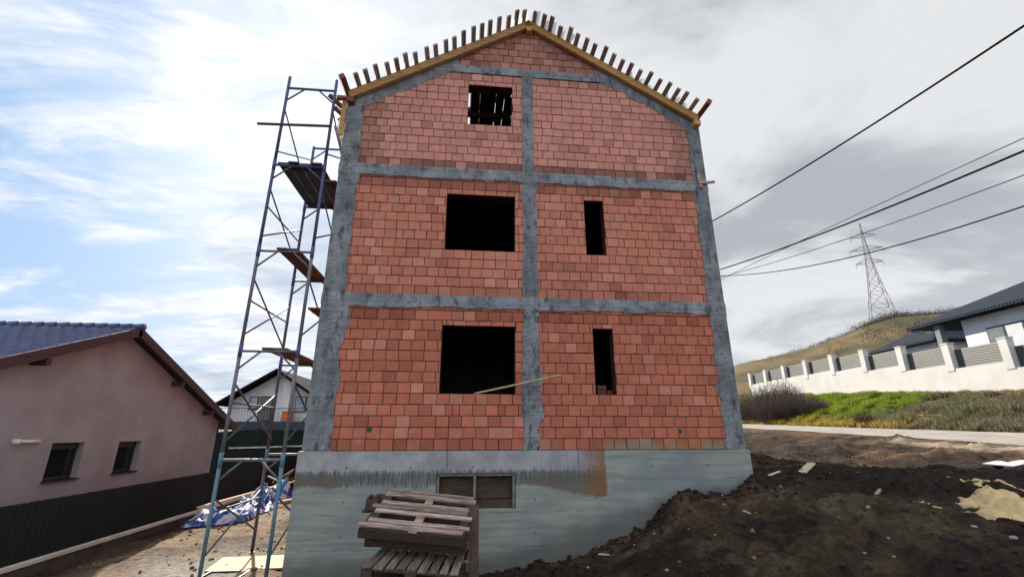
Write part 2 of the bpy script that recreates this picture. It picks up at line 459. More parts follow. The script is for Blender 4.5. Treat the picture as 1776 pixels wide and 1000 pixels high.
def lay(mb, x0, x1, z0, z1, rows0, opens, halves, tf=lambda x, y, z: (x, y, z), colf=block_colour, bev=.006, bw=.24, simple=False):
    j = 0; z = rows0
    while z < z1:
        za, zb = max(z, z0), min(z+.2, z1)
        if zb-za >= .03:
            blk = [o for o in opens if o[1] < zb-.03 and o[3] > za+.03]
            x = x0-random.uniform(0, .03)-(bw/2 if j % 2 else 0)
            while x < x1:
                w = bw*random.uniform(.96, 1.05)
                if random.random() < .05: w *= .55
                if random.random() < .025: w *= 1.9
                spans = [(max(x, x0), min(x+w, x1), za, zb)]
                for o in blk:
                    ns = []
                    for a, b, sa, sb in spans:
                        if b <= o[0] or a >= o[2]: ns.append((a, b, sa, sb)); continue
                        if a < o[0]: ns.append((a, o[0], sa, sb))
                        if b > o[2]: ns.append((o[2], b, sa, sb))
                        if sb > o[3]+.03: ns.append((max(a, o[0]), min(b, o[2]), o[3], sb))
                        if sa < o[1]-.03: ns.append((max(a, o[0]), min(b, o[2]), sa, o[1]))
                    spans = ns
                for a, b, sa, sb in spans:
                    if b-a < .02: continue
                    g = random.uniform(.003, .0075); gz = random.uniform(.0045, .008)
                    tl = random.uniform(-.004, .004)
                    P = [(a+g, sa+gz+tl*.5), (b-g, sa+gz-tl*.5), (b-g+tl*.4, sb-gz-tl*.5), (a+g+tl*.4, sb-gz+tl*.5)]
                    for h in halves: P = clip(P, *h)
                    if len(P) < 3: continue
                    cx = sum(p[0] for p in P)/len(P); cz = sum(p[1] for p in P)/len(P)
                    y = random.uniform(-.004, .005); c = colf(cx, cz); n = len(P)
                    if not simple and random.random() < .0: y += .018; c = tuple(q*.55 for q in c)
                    if simple:
                        vs = [tf(p[0], y, p[1]) for p in P]+[tf(p[0], .03, p[1]) for p in P]
                        fs = [tuple(range(n))]+[(i, n+i, n+(i+1) % n, (i+1) % n) for i in range(n)]
                    else:
                        ins = []
                        for p in P:
                            dx, dz = cx-p[0], cz-p[1]; q = math.hypot(dx, dz) or 1
                            k = min(bev*1.4, q*.4)/q
                            ins.append((p[0]+dx*k, p[1]+dz*k))
                        sx, sz = random.uniform(-.012, .012), random.uniform(-.015, .015)
                        vs = [tf(p[0], y+sx*(p[0]-cx)+sz*(p[1]-cz), p[1]) for p in ins]+[tf(p[0], y+.006, p[1]) for p in P]+[tf(p[0], .04, p[1]) for p in P]
                        fs = [tuple(range(n))]
                        for q in (0, n):
                            fs += [(q+i, q+n+i, q+n+(i+1) % n, q+(i+1) % n) for i in range(n)]
                    mb.add(vs, fs, c)
                x += w
        z += .2; j += 1
PANELS = [(.36, 3.96, 0, 2.70, 0), (4.19, 7.90, 0, 2.70, 0), (.34, 3.96, 2.88, 5.58, 2.9), (4.19, 7.90, 2.88, 5.58, 2.9),
          (.30, 3.96, 5.77, 8.42, 5.79), (4.16, 7.93, 5.77, 8.42, 5.79), (1.0, 7.2, 8.60, 9.9, 8.6)]
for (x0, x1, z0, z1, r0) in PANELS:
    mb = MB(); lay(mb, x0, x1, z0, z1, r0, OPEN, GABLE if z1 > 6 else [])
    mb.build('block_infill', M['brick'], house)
# wall core behind the blocks, with the window holes cut through
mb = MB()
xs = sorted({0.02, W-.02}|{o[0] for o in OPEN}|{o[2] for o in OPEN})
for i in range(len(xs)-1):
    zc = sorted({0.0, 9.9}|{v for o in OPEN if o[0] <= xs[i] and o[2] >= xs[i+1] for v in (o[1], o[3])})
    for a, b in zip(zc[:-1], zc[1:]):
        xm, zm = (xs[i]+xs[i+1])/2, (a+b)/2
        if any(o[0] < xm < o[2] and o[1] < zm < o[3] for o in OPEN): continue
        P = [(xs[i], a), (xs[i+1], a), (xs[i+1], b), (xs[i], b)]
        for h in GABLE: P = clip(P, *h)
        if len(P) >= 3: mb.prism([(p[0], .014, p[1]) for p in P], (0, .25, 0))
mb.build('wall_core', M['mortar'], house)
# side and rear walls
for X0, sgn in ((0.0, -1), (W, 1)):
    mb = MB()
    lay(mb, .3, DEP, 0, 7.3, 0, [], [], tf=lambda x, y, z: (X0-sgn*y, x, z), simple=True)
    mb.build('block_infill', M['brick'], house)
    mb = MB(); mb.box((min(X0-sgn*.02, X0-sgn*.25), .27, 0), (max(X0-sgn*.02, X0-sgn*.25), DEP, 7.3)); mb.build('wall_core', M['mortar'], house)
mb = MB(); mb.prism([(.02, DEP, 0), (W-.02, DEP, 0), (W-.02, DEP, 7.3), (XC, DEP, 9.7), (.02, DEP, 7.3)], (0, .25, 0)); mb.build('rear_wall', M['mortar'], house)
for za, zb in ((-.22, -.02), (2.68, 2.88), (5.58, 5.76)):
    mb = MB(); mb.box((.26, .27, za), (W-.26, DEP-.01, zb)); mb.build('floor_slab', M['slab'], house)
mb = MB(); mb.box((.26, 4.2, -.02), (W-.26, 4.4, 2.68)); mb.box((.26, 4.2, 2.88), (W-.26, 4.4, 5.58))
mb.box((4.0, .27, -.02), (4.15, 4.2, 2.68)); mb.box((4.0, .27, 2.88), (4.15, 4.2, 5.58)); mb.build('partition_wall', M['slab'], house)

# plinth of the basement with its window hole
BW = (2.35, -.97, 3.76, -.38)
mb = MB(); ZB = -2.6
def plate(mb, xa, xb, za, zb, y0, y1, step=.25):
    nx = max(1, round((xb-xa)/step)); nz = max(1, round((zb-za)/step)); vs = []; fs = []
    for j in range(nz+1):
        for i in range(nx+1):
            x = xa+(xb-xa)*i/nx; z = za+(zb-za)*j/nz
            ed = (i in (0, nx)) or (j in (0, nz))
            vs.append((x, y0+(0 if ed else random.uniform(-.005, .005)), z))
    for j in range(nz):
        for i in range(nx): k = j*(nx+1)+i; fs.append((k, k+1, k+nx+2, k+nx+1))
    mb.add(vs, fs)
xa, xb = -.05, W+.06
plate(mb, xa, BW[0], ZB, -.004, -.035, .3); plate(mb, BW[2], xb, ZB, -.004, -.035, .3)
plate(mb, BW[0], BW[2], BW[3], -.004, -.035, .3); plate(mb, BW[0], BW[2], ZB, BW[1], -.035, .3)
mb.add([(xa,-.035,-.004),(xb,-.035,-.004),(xb,.3,-.004),(xa,.3,-.004)], [(0,1,2,3)])
for (x0, z0, x1, z1) in (BW,):
    mb.add([(x0,-.035,z0),(x1,-.035,z0),(x1,.25,z0),(x0,.25,z0),(x0,-.035,z1),(x1,-.035,z1),(x1,.25,z1),(x0,.25,z1)],
           [(0,1,2,3),(4,5,6,7),(0,3,7,4),(1,2,6,5)])
for X0 in (xa, xb):
    mb.add([(X0,-.035,ZB),(X0,DEP+.3,ZB),(X0,DEP+.3,-.004),(X0,-.035,-.004)], [(0,1,2,3)])
mb.build('plinth', M['plinth'], house)
wf = MB()
for x in (BW[0]+.03, 3.03, BW[2]-.03): wf.bar((x, .05, BW[1]), (x, .05, BW[3]-.04), .045, .10, (0, 1, 0))
wf.bar((BW[0], .05, BW[3]-.025), (BW[2], .05, BW[3]-.025), .05, .10, (0, 1, 0))
wfo = wf.build('basement_window_frame', plain('dusty_frame', (.22, .205, .19), (.12, .11, .10), 8), house)
b = MB(); b.box((BW[0]+.05, .13, BW[1]), (3.01, .15, BW[3]-.05)); b.box((3.05, .12, BW[1]+.16), (BW[2]-.05, .14, BW[3]-.05))
b.box((3.05, .10, BW[1]), (BW[2]-.05, .125, BW[1]+.145))
b.build('infill_board', plain('damp_board', (.075, .052, .034), (.03, .024, .018), 4, stretch=(1, 1, 5)), wfo)
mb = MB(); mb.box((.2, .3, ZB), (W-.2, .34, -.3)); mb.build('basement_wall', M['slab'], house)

# concrete columns, ring beams and sloping gable belts, cast with ragged edges
def ragged(org, d, L, w0, w1, yf, a0, a1, seed, step=.035, y1=.02, wob=.004):
    """strip from org (x,z) along d, lying between perpendicular offsets w0 (right of d) and w1"""
    mb = MB(); d = Vector(d).normalized(); pr = Vector((d.y, -d.x)); n = max(2, int(L/step)); K = 5; vs = []; fs = []
    t = np.arange(n+1)*L/n
    def edge(a, sd):
        q = fbm(t*2.3+sd, t*0+sd*1.7, 4, .6)*1.1+fbm(t*14+sd, t*0+3.3+sd, 2)*.45
        return a*q
    e0 = edge(a0, seed); e1 = edge(a1, seed+31.7)
    for i in range(n+1):
        for k in range(K+1):
            lo, hi = w0+e0[i], w1+e1[i]
            w = lo+(hi-lo)*k/K
            x = org[0]+d.x*t[i]+pr.x*w; z = org[1]+d.y*t[i]+pr.y*w
            inner = 0 < k < K and 0 < i < n
            vs.append((x, yf+(random.uniform(-wob, wob) if inner else .004), z))
    for i in range(n):
        for k in range(K):
            q = i*(K+1)+k; fs.append((q, q+1, q+K+2, q+K+1))
    m0 = len(vs); rim = [i*(K+1) for i in range(n+1)]+[n*(K+1)+k for k in range(1, K+1)]+[i*(K+1)+K for i in range(n-1, -1, -1)]+[k for k in range(K-1, 0, -1)]
    for r in rim: vs.append((vs[r][0], y1, vs[r][2]))
    for i in range(len(rim)):
        j = (i+1) % len(rim); fs.append((rim[i], rim[j], m0+j, m0+i))
    mb.add(vs, fs); return mb
def col(x0, x1, z0, z1, yf, a0, a1, seed, mat='concrete'):
    ragged((0, z0), (0, 1), z1-z0, x0, x1, yf, a0, a1, seed).build('concrete_column', M[mat], house)
col(0, .49, 0, 2.68, -.018, .0, .10, 1.2); col(0, .42, 2.88, 5.56, -.018, 0, .04, 5.1); col(0, .37, 5.78, 7.36, -.018, 0, .03, 9.4)
col(3.915, 4.25, 0, 2.68, -.018, .06, .12, 14.3); col(3.925, 4.235, 2.88, 5.56, -.018, .03, .07, 21.2); col(3.93, 4.19, 5.78, 8.42, -.018, .012, .012, 25.1)
col(7.84, W, 0, 2.68, -.018, .10, 0, 33.3); col(7.86, W, 2.88, 5.56, -.018, .05, 0, 38.2); col(7.9, W, 5.78, 7.30, -.018, .05, 0, 44.9)
def beam(x0, x1, z0, z1, yf, a0, a1, seed):
    ragged((x0, 0), (1, 0), x1-x0, -z1, -z0, yf, a1, a0, seed).build('ring_beam', M['concrete2'], house)
beam(-.01, W+.01, 2.655, 2.905, -.025, .035, .015, 3.7); beam(-.01, W+.01, 5.545, 5.80, -.025, .03, .015, 8.8); beam(1.55, 6.66, 8.40, 8.61, -.022, .02, .012, 12.1)
# belts below the verges
th = math.atan(SL)
for side in (0, 1):
    if side == 0: mbx = ragged((.02, 7.37), (1, SL), 2.75, -.02, .26, -.012, 0, .06, 61.3)
    else: mbx = ragged((W-.02-2.75*math.cos(th), 7.37+2.75*math.sin(th)), (1, -SL), 2.75, -.02, .28, -.012, 0, .08, 77.7)
    mbx.build('gable_belt', M['concrete'], house)

# roof: verge boards, rafters, ridge purlin, battens that stick out over the gable, torn foil
ROOFN = {0: Vector((-SL, 0, 1)).normalized(), 1: Vector((SL, 0, 1)).normalized()}
def rp(side, t, y, h=0.0):                   # t metres down the slope from the ridge, h above the rafter tops
    sx = -1 if side == 0 else 1
    x = XC+sx*t*math.cos(th); z = 10.05-t*math.sin(th)
    q = Vector((x, y, z))+ROOFN[side]*h
    return q
LS = 4.83
for side in (0, 1):
    b = MB(); b.bar(rp(side, -.02 if side else .0, -.075, -.10), rp(side, LS-.02, -.075, -.10), .10, .19, ROOFN[side])
    o = b.build('verge_board', M['fascia_grey'] if side == 0 else M['fresh_wood'], house, bevel=.006)
    for k in range(13):
        b = MB(); y = .45+k*.85; b.bar(rp(side, .0, y, -.10), rp(side, LS+.22, y, -.10), .08, .17, ROOFN[side])
        b.build('rafter', M['dark_wood'], house)
b = MB(); b.bar((XC, -.17, 9.74), (XC, DEP+.3, 9.74), .14, .16); b.build('ridge_purlin', M['fresh_wood'], house, bevel=.006)
for side in (0, 1):
    sx = -1 if side == 0 else 1
    b = MB(); x = XC+sx*2.3; z = 10.05-2.3*SL-.30; b.bar((x, .3, z), (x, DEP, z), .14, .16); b.build('purlin', M['dark_wood'], house)
    e = rp(side, LS-.03, 0, .06)
    b = MB(); b.bar((e.x, -.50-.04*side, e.z), (e.x, DEP+.3, e.z), .12, .13, ROOFN[side]); b.build('eave_beam', M['red_wood'], house, bevel=.005)
    b = MB(); x = .09 if side == 0 else W-.09; b.bar((x, -.16, 7.33), (x, DEP, 7.33), .15, .14); b.build('wall_plate', M['fresh_wood'] if side else M['red_wood'], house, bevel=.005)
    for k in range(19):
        t = .12+k*.245+random.uniform(-.03, .03); y0 = -.44+random.uniform(-.07, .06)
        b = MB(); b.bar(rp(side, t, y0, .03), rp(side, t, DEP+.3, .03), .105, .045, ROOFN[side])
        b.build('roof_batten', M['batten'], house)
for y in (1.3, 3.0, 4.7, 6.4):
    b = MB(); b.bar((XC-2.4, y+.1, 8.35), (XC+2.4, y+.1, 8.35), .06, .15); b.build('collar_tie', M['dark_wood'], house)
for side in (0, 1):
    for t in (.2, .45, .75, 1.05, 1.3, 1.6, 2.0, 2.3, 2.7, 3.1, 3.5, 3.9, 4.3):
        b = MB(); b.bar(rp(side, t, .5+.12*t, -.21), rp(side, t+.1, DEP, -.21), .27, .025, ROOFN[side]); b.build('sky_blocking_board', M['dark_wood'], house)  # boards added to block sky gaps behind the attic window
def sheet(side, t0, t1, y0, y1, h=.004, seed=0, nx=10, ny=10):
    mb = MB(); vs = []; fs = []
    for i in range(nx+1):
        for j in range(ny+1):
            t = t0+(t1-t0)*i/nx; y = y0+(y1-y0)*j/ny
            e = .10*math.sin(i*1.7+seed)+.08*math.sin(i*3.3+seed*2) if j == 0 else 0
            g = .05*math.sin(j*2.1+seed) if i in (0, nx) else 0
            vs.append(rp(side, max(t+g, .0), y+e, h+.012*math.sin(i*2.2+j*1.3+seed)))
    for i in range(nx):
        for j in range(ny): k = i*(ny+1)+j; fs.append((k, k+1, k+ny+2, k+ny+1))
    mb.add(vs, fs); mb.build('roof_foil', M['foil'], house, smooth=True)
for a in ((0, .0, .55, -.34, 1.6, .01, 1), (1, .0, 1.25, -.36, 1.8, .01, 2), (0, 3.0, 3.9, -.22, .9, .01, 3), (0, 4.1, 4.8, -.2, .8, .01, 5), (1, 2.6, 3.5, -.16, .8, .01, 6), (1, 3.7, 4.5, -.17, .9, .01, 8)): sheet(*a)
# foil hanging over the left eave, board closing the corner
mb = MB(); vs = []; fs = []
for i in range(13):
    for j in range(7):
        y = .02+i*.17; z = 7.40-j*.14-(.12*math.sin(i*.9) if j == 6 else 0)
        vs.append((-.10-.05*j/6+.03*math.sin(i*1.3+j), y, z))
for i in range(12):
    for j in range(6): k = i*7+j; fs.append((k, k+1, k+8, k+7))
mb.add(vs, fs); mb.build('roof_foil', M['foil'], house, smooth=True)
b = MB(); b.bar((-.055, -.03, 6.45), (-.055, -.03, 7.36), .10, .035, (0, 1, 0)); b.build('corner_board', M['fresh_wood'], house, bevel=.004)
b = MB(); b.bar((-.22, -.06, 7.40), (.10, -.06, 7.40), .10, .07); b.build('rafter_tail', M['red_wood'], house)
for k in range(12):                            # tails of the rafters beyond the left eave
    y = .20+k*.40
    b = MB(); b.bar((-.43, y-.16, 7.54), (.0, y+.05, 7.22), .07, .10, ROOFN[0]); b.build('rafter_tail', M['red_wood'], house)
    if k < 9:
        b = MB(); b.bar((-.02, y+.1, 6.05+.02*k), (-.30, y+.1, 6.9), .05, .07, (0, 1, 0)); b.build('eave_strut', M['batten'], house)
b = MB(); b.bar((8.02, -.06, 5.62), (8.0, -.06, 6.0), .07, .05, (0, 1, 0)); b.bar((7.98, -.08, 5.72), (8.36, -.08, 5.78), .05, .05); b.build('form_clamp', M['grey_wood'], house, bevel=.004)

# ------------------------------------------------------------------ things leaning and lying near the house
b = MB(); b.bar((3.0, .22, 1.02), (4.57, -.42, 1.32), .075, .03); tag(b.build('wooden_plank', M['pale_wood'], bevel=.003), 'thin pale plank sticking out over the sill of the lower large window hole', 'plank')
for i, (x, y, z, w) in enumerate(((5.50, .17, 1.0, .17), (5.67, .20, 1.0, .10))):  # block colours darkened to imitate the dim window recess
    b = MB(); b.box((x-w/2, y, z), (x+w/2, y+.16, z+(.19 if i == 0 else .10)), (.15, .07, .055)); b.box((x-w/2+.02, y-.004, z+.03), (x+w/2-.02, y, z+(.15 if i == 0 else .07)), (.09, .04, .035))
    tag(b.build('clay_block', M['brick'], bevel=.006), ('taller' if i == 0 else 'lower')+' loose clay block on the sill of the lower narrow window hole', 'block', 'loose blocks on the window sill')

# scaffold tower
SX0, SX1, SY0, SY1 = -1.32, -.30, 0.0, 1.9
scaf = empty('scaffold_tower', (-.8, .95, -1.97), 'tall slender blue steel scaffold tower beside the brick house', 'scaffold')
LV = [-.14, 1.74, 3.72, 5.66, 7.62]
lift_m = ['tube_blue', 'tube_grey', 'tube_grey', 'tube_navy', 'tube_navy']
for ix, x in enumerate((SX0, SX1)):
    for iy, y in enumerate((SY0, SY1)):
        zs = [-1.99]+LV
        for k in range(5):
            if iy == 1 and k == 4: top = zs[k]+1.75
            else: top = zs[k+1]+(.30 if k == 4 else 0)
            b = MB(); b.tube((x, y, zs[k]), (x, y, top), .032, 10)
            mt = lift_m[k] if iy == 0 else ('tube_dark' if k < 2 else lift_m[k])
            st = b.build('standard', M[mt], scaf, smooth=True)
            if 0 < k < 5:
                b = MB(); b.tube((x, y, zs[k]-.12), (x, y, zs[k]+.12), .037, 10); b.build('coupler', M['tube_violet' if k > 1 else 'tube_blue'], st, smooth=True)
        b = MB(); b.tube((x, y, -2.0), (x, y, -1.96), .055, 10); b.build('base_plate', M['tube_dark'], scaf)
for k, z in enumerate(LV):
    for y in (SY0, SY1):
        if y == SY1 and k == 4: z = z-.25
        b = MB(); b.tube((SX0, y, z), (SX1, y, z), .026, 8); b.build('transom', M['tube_grey' if k < 3 else 'tube_navy'], scaf, smooth=True)
        for xa, xb in ((SX0, SX0+.36), (SX1, SX1-.36)):
            b = MB(); b.tube((xa, y, z-.34), (xb, y, z-.01), .018, 6); b.build('gusset_brace', M['tube_grey' if k < 3 else 'tube_navy'], scaf, smooth=True)
zs = [-1.9]+LV
for k in range(5):
    for x in (SX0, SX1):
        za, zb = zs[k]+.32, zs[k+1]-.62
        for y0, y1 in ((SY0, SY1), (SY1, SY0)):
            mid = ((y0+y1)/2)
            b = MB(); b.tube((x+.03, y0, za), (x+.03, y1, zb), .017, 6); b.build('diagonal_brace', M['tube_dark'], scaf, smooth=True)
    if k < 4:
        b = MB(); b.tube((SX0+.03, SY0, zs[k]+.95), (SX0+.03, SY1, zs[k]+.95), .016, 6); b.build('side_rail', M['tube_dark'], scaf, smooth=True)
b = MB(); b.tube((-1.80, -.03, 6.62), (-.28, -.03, 6.67), .030, 8)
tag(b.build('steel_tube', M['tube_dark'], smooth=True), 'loose steel tube laid across the upper scaffold and sticking out to the left', 'tube')
def deck(x0, x1, y0, y1, z, n, mat, label, wid=None, thk=.04):
    t = empty('scaffold_deck', ((x0+x1)/2, (y0+y1)/2, z), label, 'scaffold deck', 'board decks on the scaffold')
    w = (x1-x0)/n
    for i in range(n):
        dy0, dy1 = random.uniform(-.05, .04), random.uniform(-.06, .06)
        b = MB(); b.box((x0+i*w+.006, y0+dy0, z+.026+random.uniform(0, .006)), (x0+(i+1)*w-.006, y1+dy1, z+.026+thk)); b.build('plank', M[mat], t, bevel=.003)
    for y in (y0+.2, y1-.25):
        b = MB(); b.box((x0+.03, y, z+.006), (x1-.03, y+.07, z+.025)); b.build('cleat', M[mat], t)
    return t
deck(-1.26, -.34, -.04, 1.98, LV[3], 4, 'deck_sheet', 'broad dark deck of wide boards high on the scaffold below the eave')
deck(-.98, -.56, -.04, 1.95, LV[2], 2, 'brown_board', 'narrow brown two plank deck at middle height of the scaffold')
deck(-.95, -.50, -.02, 2.0, LV[1], 2, 'brown_board', 'thin reddish brown deck low on the scaffold above the fence')
deck(-.27, -.03, .0, 1.5, 5.32, 1, 'brown_board', 'brown board squeezed between the upper scaffold and the wall')
deck(-.27, -.02, .05, 1.3, 2.55, 1, 'red_wood', 'short reddish board wedged between scaffold and wall at first floor height')

# pallets in front of the plinth
def pallet(name, P, U, V, Lx, Ly, nb, label, mat_d, alongU=True, dark='dark_wood', skip=(), group='stacked wooden pallets by the plinth'):
    """P front-left top corner; U unit right, V unit back; boards run along U (or V)"""
    U = Vector(U).normalized(); V = Vector(V).normalized(); Nn = U.cross(V).normalized(); P = Vector(P)
    root = empty(name, P+U*Lx/2+V*Ly/2-Nn*.144, label, 'pallet', group)
    A, B, La, Lb = (U, V, Lx, Ly) if alongU else (V, U, Ly, Lx)
    pitch = Lb/nb
    for i in range(nb):
        if i in skip: continue
        wd = pitch*(.80 if alongU else .84)*random.uniform(.78, 1.06); a0 = random.uniform(-.045, .045)
        c = P+B*(pitch*(i+.5))+A*(La/2+a0)-Nn*(.011+random.uniform(0, .004))
        q = B*1.0+Nn*random.uniform(-.06, .06)+A*random.uniform(-.02, .02)
        b = MB(); b.obox(c, A*(La/2*random.uniform(.985, 1.0)), q.normalized()*wd/2, Nn*.011); b.build('deck_board', M[mat_d], root, bevel=.003)
    for k in range(3):
        c = P+A*(La*(.05+.45*k))+B*Lb/2-Nn*.035
        b = MB(); b.obox(c, A*.05, B*Lb/2, Nn*.0105); b.build('stringer_board', M[mat_d if k == 1 else dark], root)
        for j in range(3):
            c2 = P+A*(La*(.05+.45*k))+B*(.06+(Lb-.12)*j/2)-Nn*.085
            b = MB(); b.obox(c2, A*.05, B*.06, Nn*.038); b.build('spacer_block', M[dark], root)
        c3 = P+A*(La*(.05+.45*k))+B*Lb/2-Nn*.135
        b = MB(); b.obox(c3, A*.05, B*Lb/2, Nn*.0105); b.build('bottom_board', M[dark], root)
    if alongU:
        c = P+V*.008+U*Lx/2-Nn*.085; b = MB(); b.obox(c, U*Lx/2, V*.012, Nn*.05); b.build('front_board', M[dark], root)
    return root
pallet('wooden_pallet', (1.65, -2.80, -.69), (1.21, .02, -.135), (.17, 1.0, .29), 1.22, 1.06, 9, 'weathered grey pallet lying tilted on top of its stack against the plinth', 'grey_wood', True, skip=(2, 6))
pallet('wooden_pallet', (1.70, -2.64, -.815), (1.21, .02, -.135), (.17, 1.0, .29), 1.20, 1.06, 10, 'dark pallet second from top, half hidden under the tilted grey pallet', 'dark_wood', True)
pallet('wooden_pallet', (1.76, -3.02, -1.045), (1.05, .02, -.11), (.10, 1.0, .02), 1.06, 1.15, 9, 'lower pallet with short greyish boards running toward the wall', 'grey_wood_y', False)
pallet('wooden_pallet', (1.79, -2.98, -1.21), (1.04, .02, -.10), (.08, 1.0, .0), 1.04, 1.1, 7, 'bottommost dark pallet of the stack standing on the earth', 'dark_wood', True)
pallet('wooden_pallet', (1.77, -2.99, -1.375), (1.04, .02, -.08), (.08, 1.0, .0), 1.04, 1.1, 7, 'bottommost dark pallet of the stack standing on the earth', 'dark_wood', True)
b = MB(); b.bar((2.985, -2.46, -1.75), (2.975, -2.20, -.60), .13, .035, (0, 1, 0)); tag(b.build('leaning_board', wood('brown_upright_board', (.11, .072, .06), (.065, .043, .038), 2, .1), bevel=.003), 'dark upright board leaning beside the right end of the pallet stack', 'board')
b = MB(); b.bar((1.60, -1.85, -.62), (1.66, -1.30, -.60), .17, .12); b.bar((1.545, -1.84, -.54), (1.55, -1.6, -.535), .04, .05); b.bar((1.65, -1.84, -.54), (1.655, -1.6, -.535), .04, .05); b.bar((1.47, -1.75, -.70), (1.75, -1.75, -.70), .1, .04)
tag(b.build('short_beam', M['dark_wood'], bevel=.005), 'short dark notched beam poking out left of the tilted pallet', 'beam')

# ------------------------------------------------------------------ ground, road, bank
def ground():
    azs = np.concatenate([np.arange(-180, -64, 3.0), np.arange(-64, 66, .27), np.arange(66, 180, 3.0)])
    rs = .5*1.0088**np.arange(0, 900); rs = rs[rs < 950]
    A, Rr = np.meshgrid(np.radians(azs), rs)
    X = CAM[0]+Rr*np.sin(A); Yv = CAM[1]+Rr*np.cos(A)
    Zv = terrain(X, Yv)
    rx = X-CAM[0]; ry = Yv-CAM[1]; s = rx*TV[0]+ry*TV[1]; p = rx*NV[0]+ry*NV[1]; d = Rr
    road = (p > 13.35)&(p < 17.05)&(d < 150)
    Zv = np.where(road, Zv-.06, Zv)
    inside = (X > .4)&(X < W-.4)&(Yv > .4)&(Yv < DEP-.2)
    Zv = np.where(inside, np.minimum(Zv, -2.3), Zv)
    # colours of what the ground is made of
    def c(*q): return np.array(q)[None, None]
    n1 = fbm(X*.35, Yv*.35, 4)[..., None]; n2 = fbm(X*1.3+4, Yv*1.3, 4)[..., None]; n3 = fbm(X*.08, Yv*.08, 4)[..., None]
    colr = c(.023, .0150, .0115)+0*n1
    colr = lerp(colr, c(.088, .053, .032), np.clip(.06+n1*1.6+n2*1.3+.8*fbm(X*4, Yv*4, 3)[..., None], 0, 1))
    gm = np.clip((n2*1.3+n1*1.5-.12)*2.0, 0, 1)*((X > 3)&(Yv < -1))[..., None]
    colr = lerp(colr, c(.045, .045, .018), gm*.45)
    # bare dry earth and cement on the left side of the house
    lf = sstep(.4, -.5, X)*sstep(-4.5, -3.4, X)
    colr = lerp(colr, lerp(c(.165, .122, .082), c(.055, .038, .026), np.clip(.4+n2*1.6+n1, 0, 1)), lf[..., None])
    slur = np.exp(-((X+1.9)/1.1)**2-((Yv-.6)/1.5)**2)
    colr = lerp(colr, c(.23, .215, .195), (np.clip(slur*1.6+n2[..., 0]*.8-.25, 0, 1)*.85)[..., None])
    # worn pale verge along the road
    vg = (sstep(9.6, 11.5, p)*(1-sstep(13.6, 14, p)))[..., None]
    colr = lerp(colr, c(.10, .06, .034), vg*np.clip(.5+n2*1.5, 0, 1))
    tr = np.exp(-((p-12.0)/.42)**2)*(s < 15.5)*sstep(2, 6, s)
    colr = lerp(colr, c(.26, .21, .155), tr[..., None]*.9)
    bank = (sstep(17.0, 17.4, p)*(1-sstep(21.9, 22.1, p)))[..., None]
    colr = lerp(colr, lerp(c(.05, .075, .02), c(.14, .11, .08), sstep(27, 23, s)[..., None]), bank)
    foot = (sstep(21.2, 21.8, p)*(1-sstep(22.3, 22.6, p)))[..., None]
    colr = lerp(colr, c(.30, .19, .10), foot)
    far = sstep(24, 30, p+np.clip(d-90, 0, 50))[..., None]
    dry = lerp(c(.098, .070, .034), c(.045, .043, .019), np.clip(.5+n3*2.2+.9*fbm(X*.3, Yv*.3, 4)[..., None], 0, 1))
    colr = lerp(colr, dry, far)
    colr = np.clip(colr, 0.01, 1)
    na = len(azs); nr = len(rs)
    idx = np.arange(na*nr).reshape(nr, na)
    a = idx[:-1, :]; b_ = idx[1:, :]
    q = np.stack([a, np.roll(a, -1, 1), np.roll(b_, -1, 1), b_], -1).reshape(-1, 4)[:, ::-1]
    V = np.stack([X, Yv, Zv], -1).reshape(-1, 3)
    return np_mesh('ground', V, q, attr_mat('earth', 1, 9, .65, .95, 1.0, 14, .06), colr.reshape(-1, 3), org=np.zeros(3), smooth=True)
g = ground(); tag(g, kind='structure')

def road():
    ss = np.arange(-30, 150, .5); ps = np.linspace(13.35, 17.1, 12)
    S, P_ = np.meshgrid(ss, ps, indexing='ij')
    X = CAM[0]+TV[0]*S+NV[0]*P_; Yv = CAM[1]+TV[1]*S+NV[1]*P_
    jit = fbm(S*.9, P_*0+2, 3)*.25
    e = np.zeros_like(S); e[:, 0] = jit[:, 0]; e[:, -1] = jit[:, -1]
    X = X+NV[0]*e; Yv = Yv+NV[1]*e
    Zv = terrain(X, Yv, False)+.012+.03*fbm(S*.3, P_*.5, 3)
    idx = np.arange(S.size).reshape(S.shape)
    q = np.stack([idx[:-1, :-1], idx[:-1, 1:], idx[1:, 1:], idx[1:, :-1]], -1).reshape(-1, 4)[:, ::-1]
    t = NT('road_gravel'); v = t.obj()
    colr = t.mix(t.map(t.noise(v, 1.2, 7, .65), .35, .65), (.27, .25, .225), (.20, .185, .17))
    colr = t.mix(t.map(t.noise(v, 40, 3, .6), .55, .7, 0, .5), colr, (.2, .185, .17))
    t.bump(t.noise(v, 45, 5, .7), .5, .01)
    return np_mesh('road', np.stack([X, Yv, Zv], -1).reshape(-1, 3), q, t.fin(colr, .9, .2), org=np.zeros(3), smooth=True)
tag(road(), kind='structure')

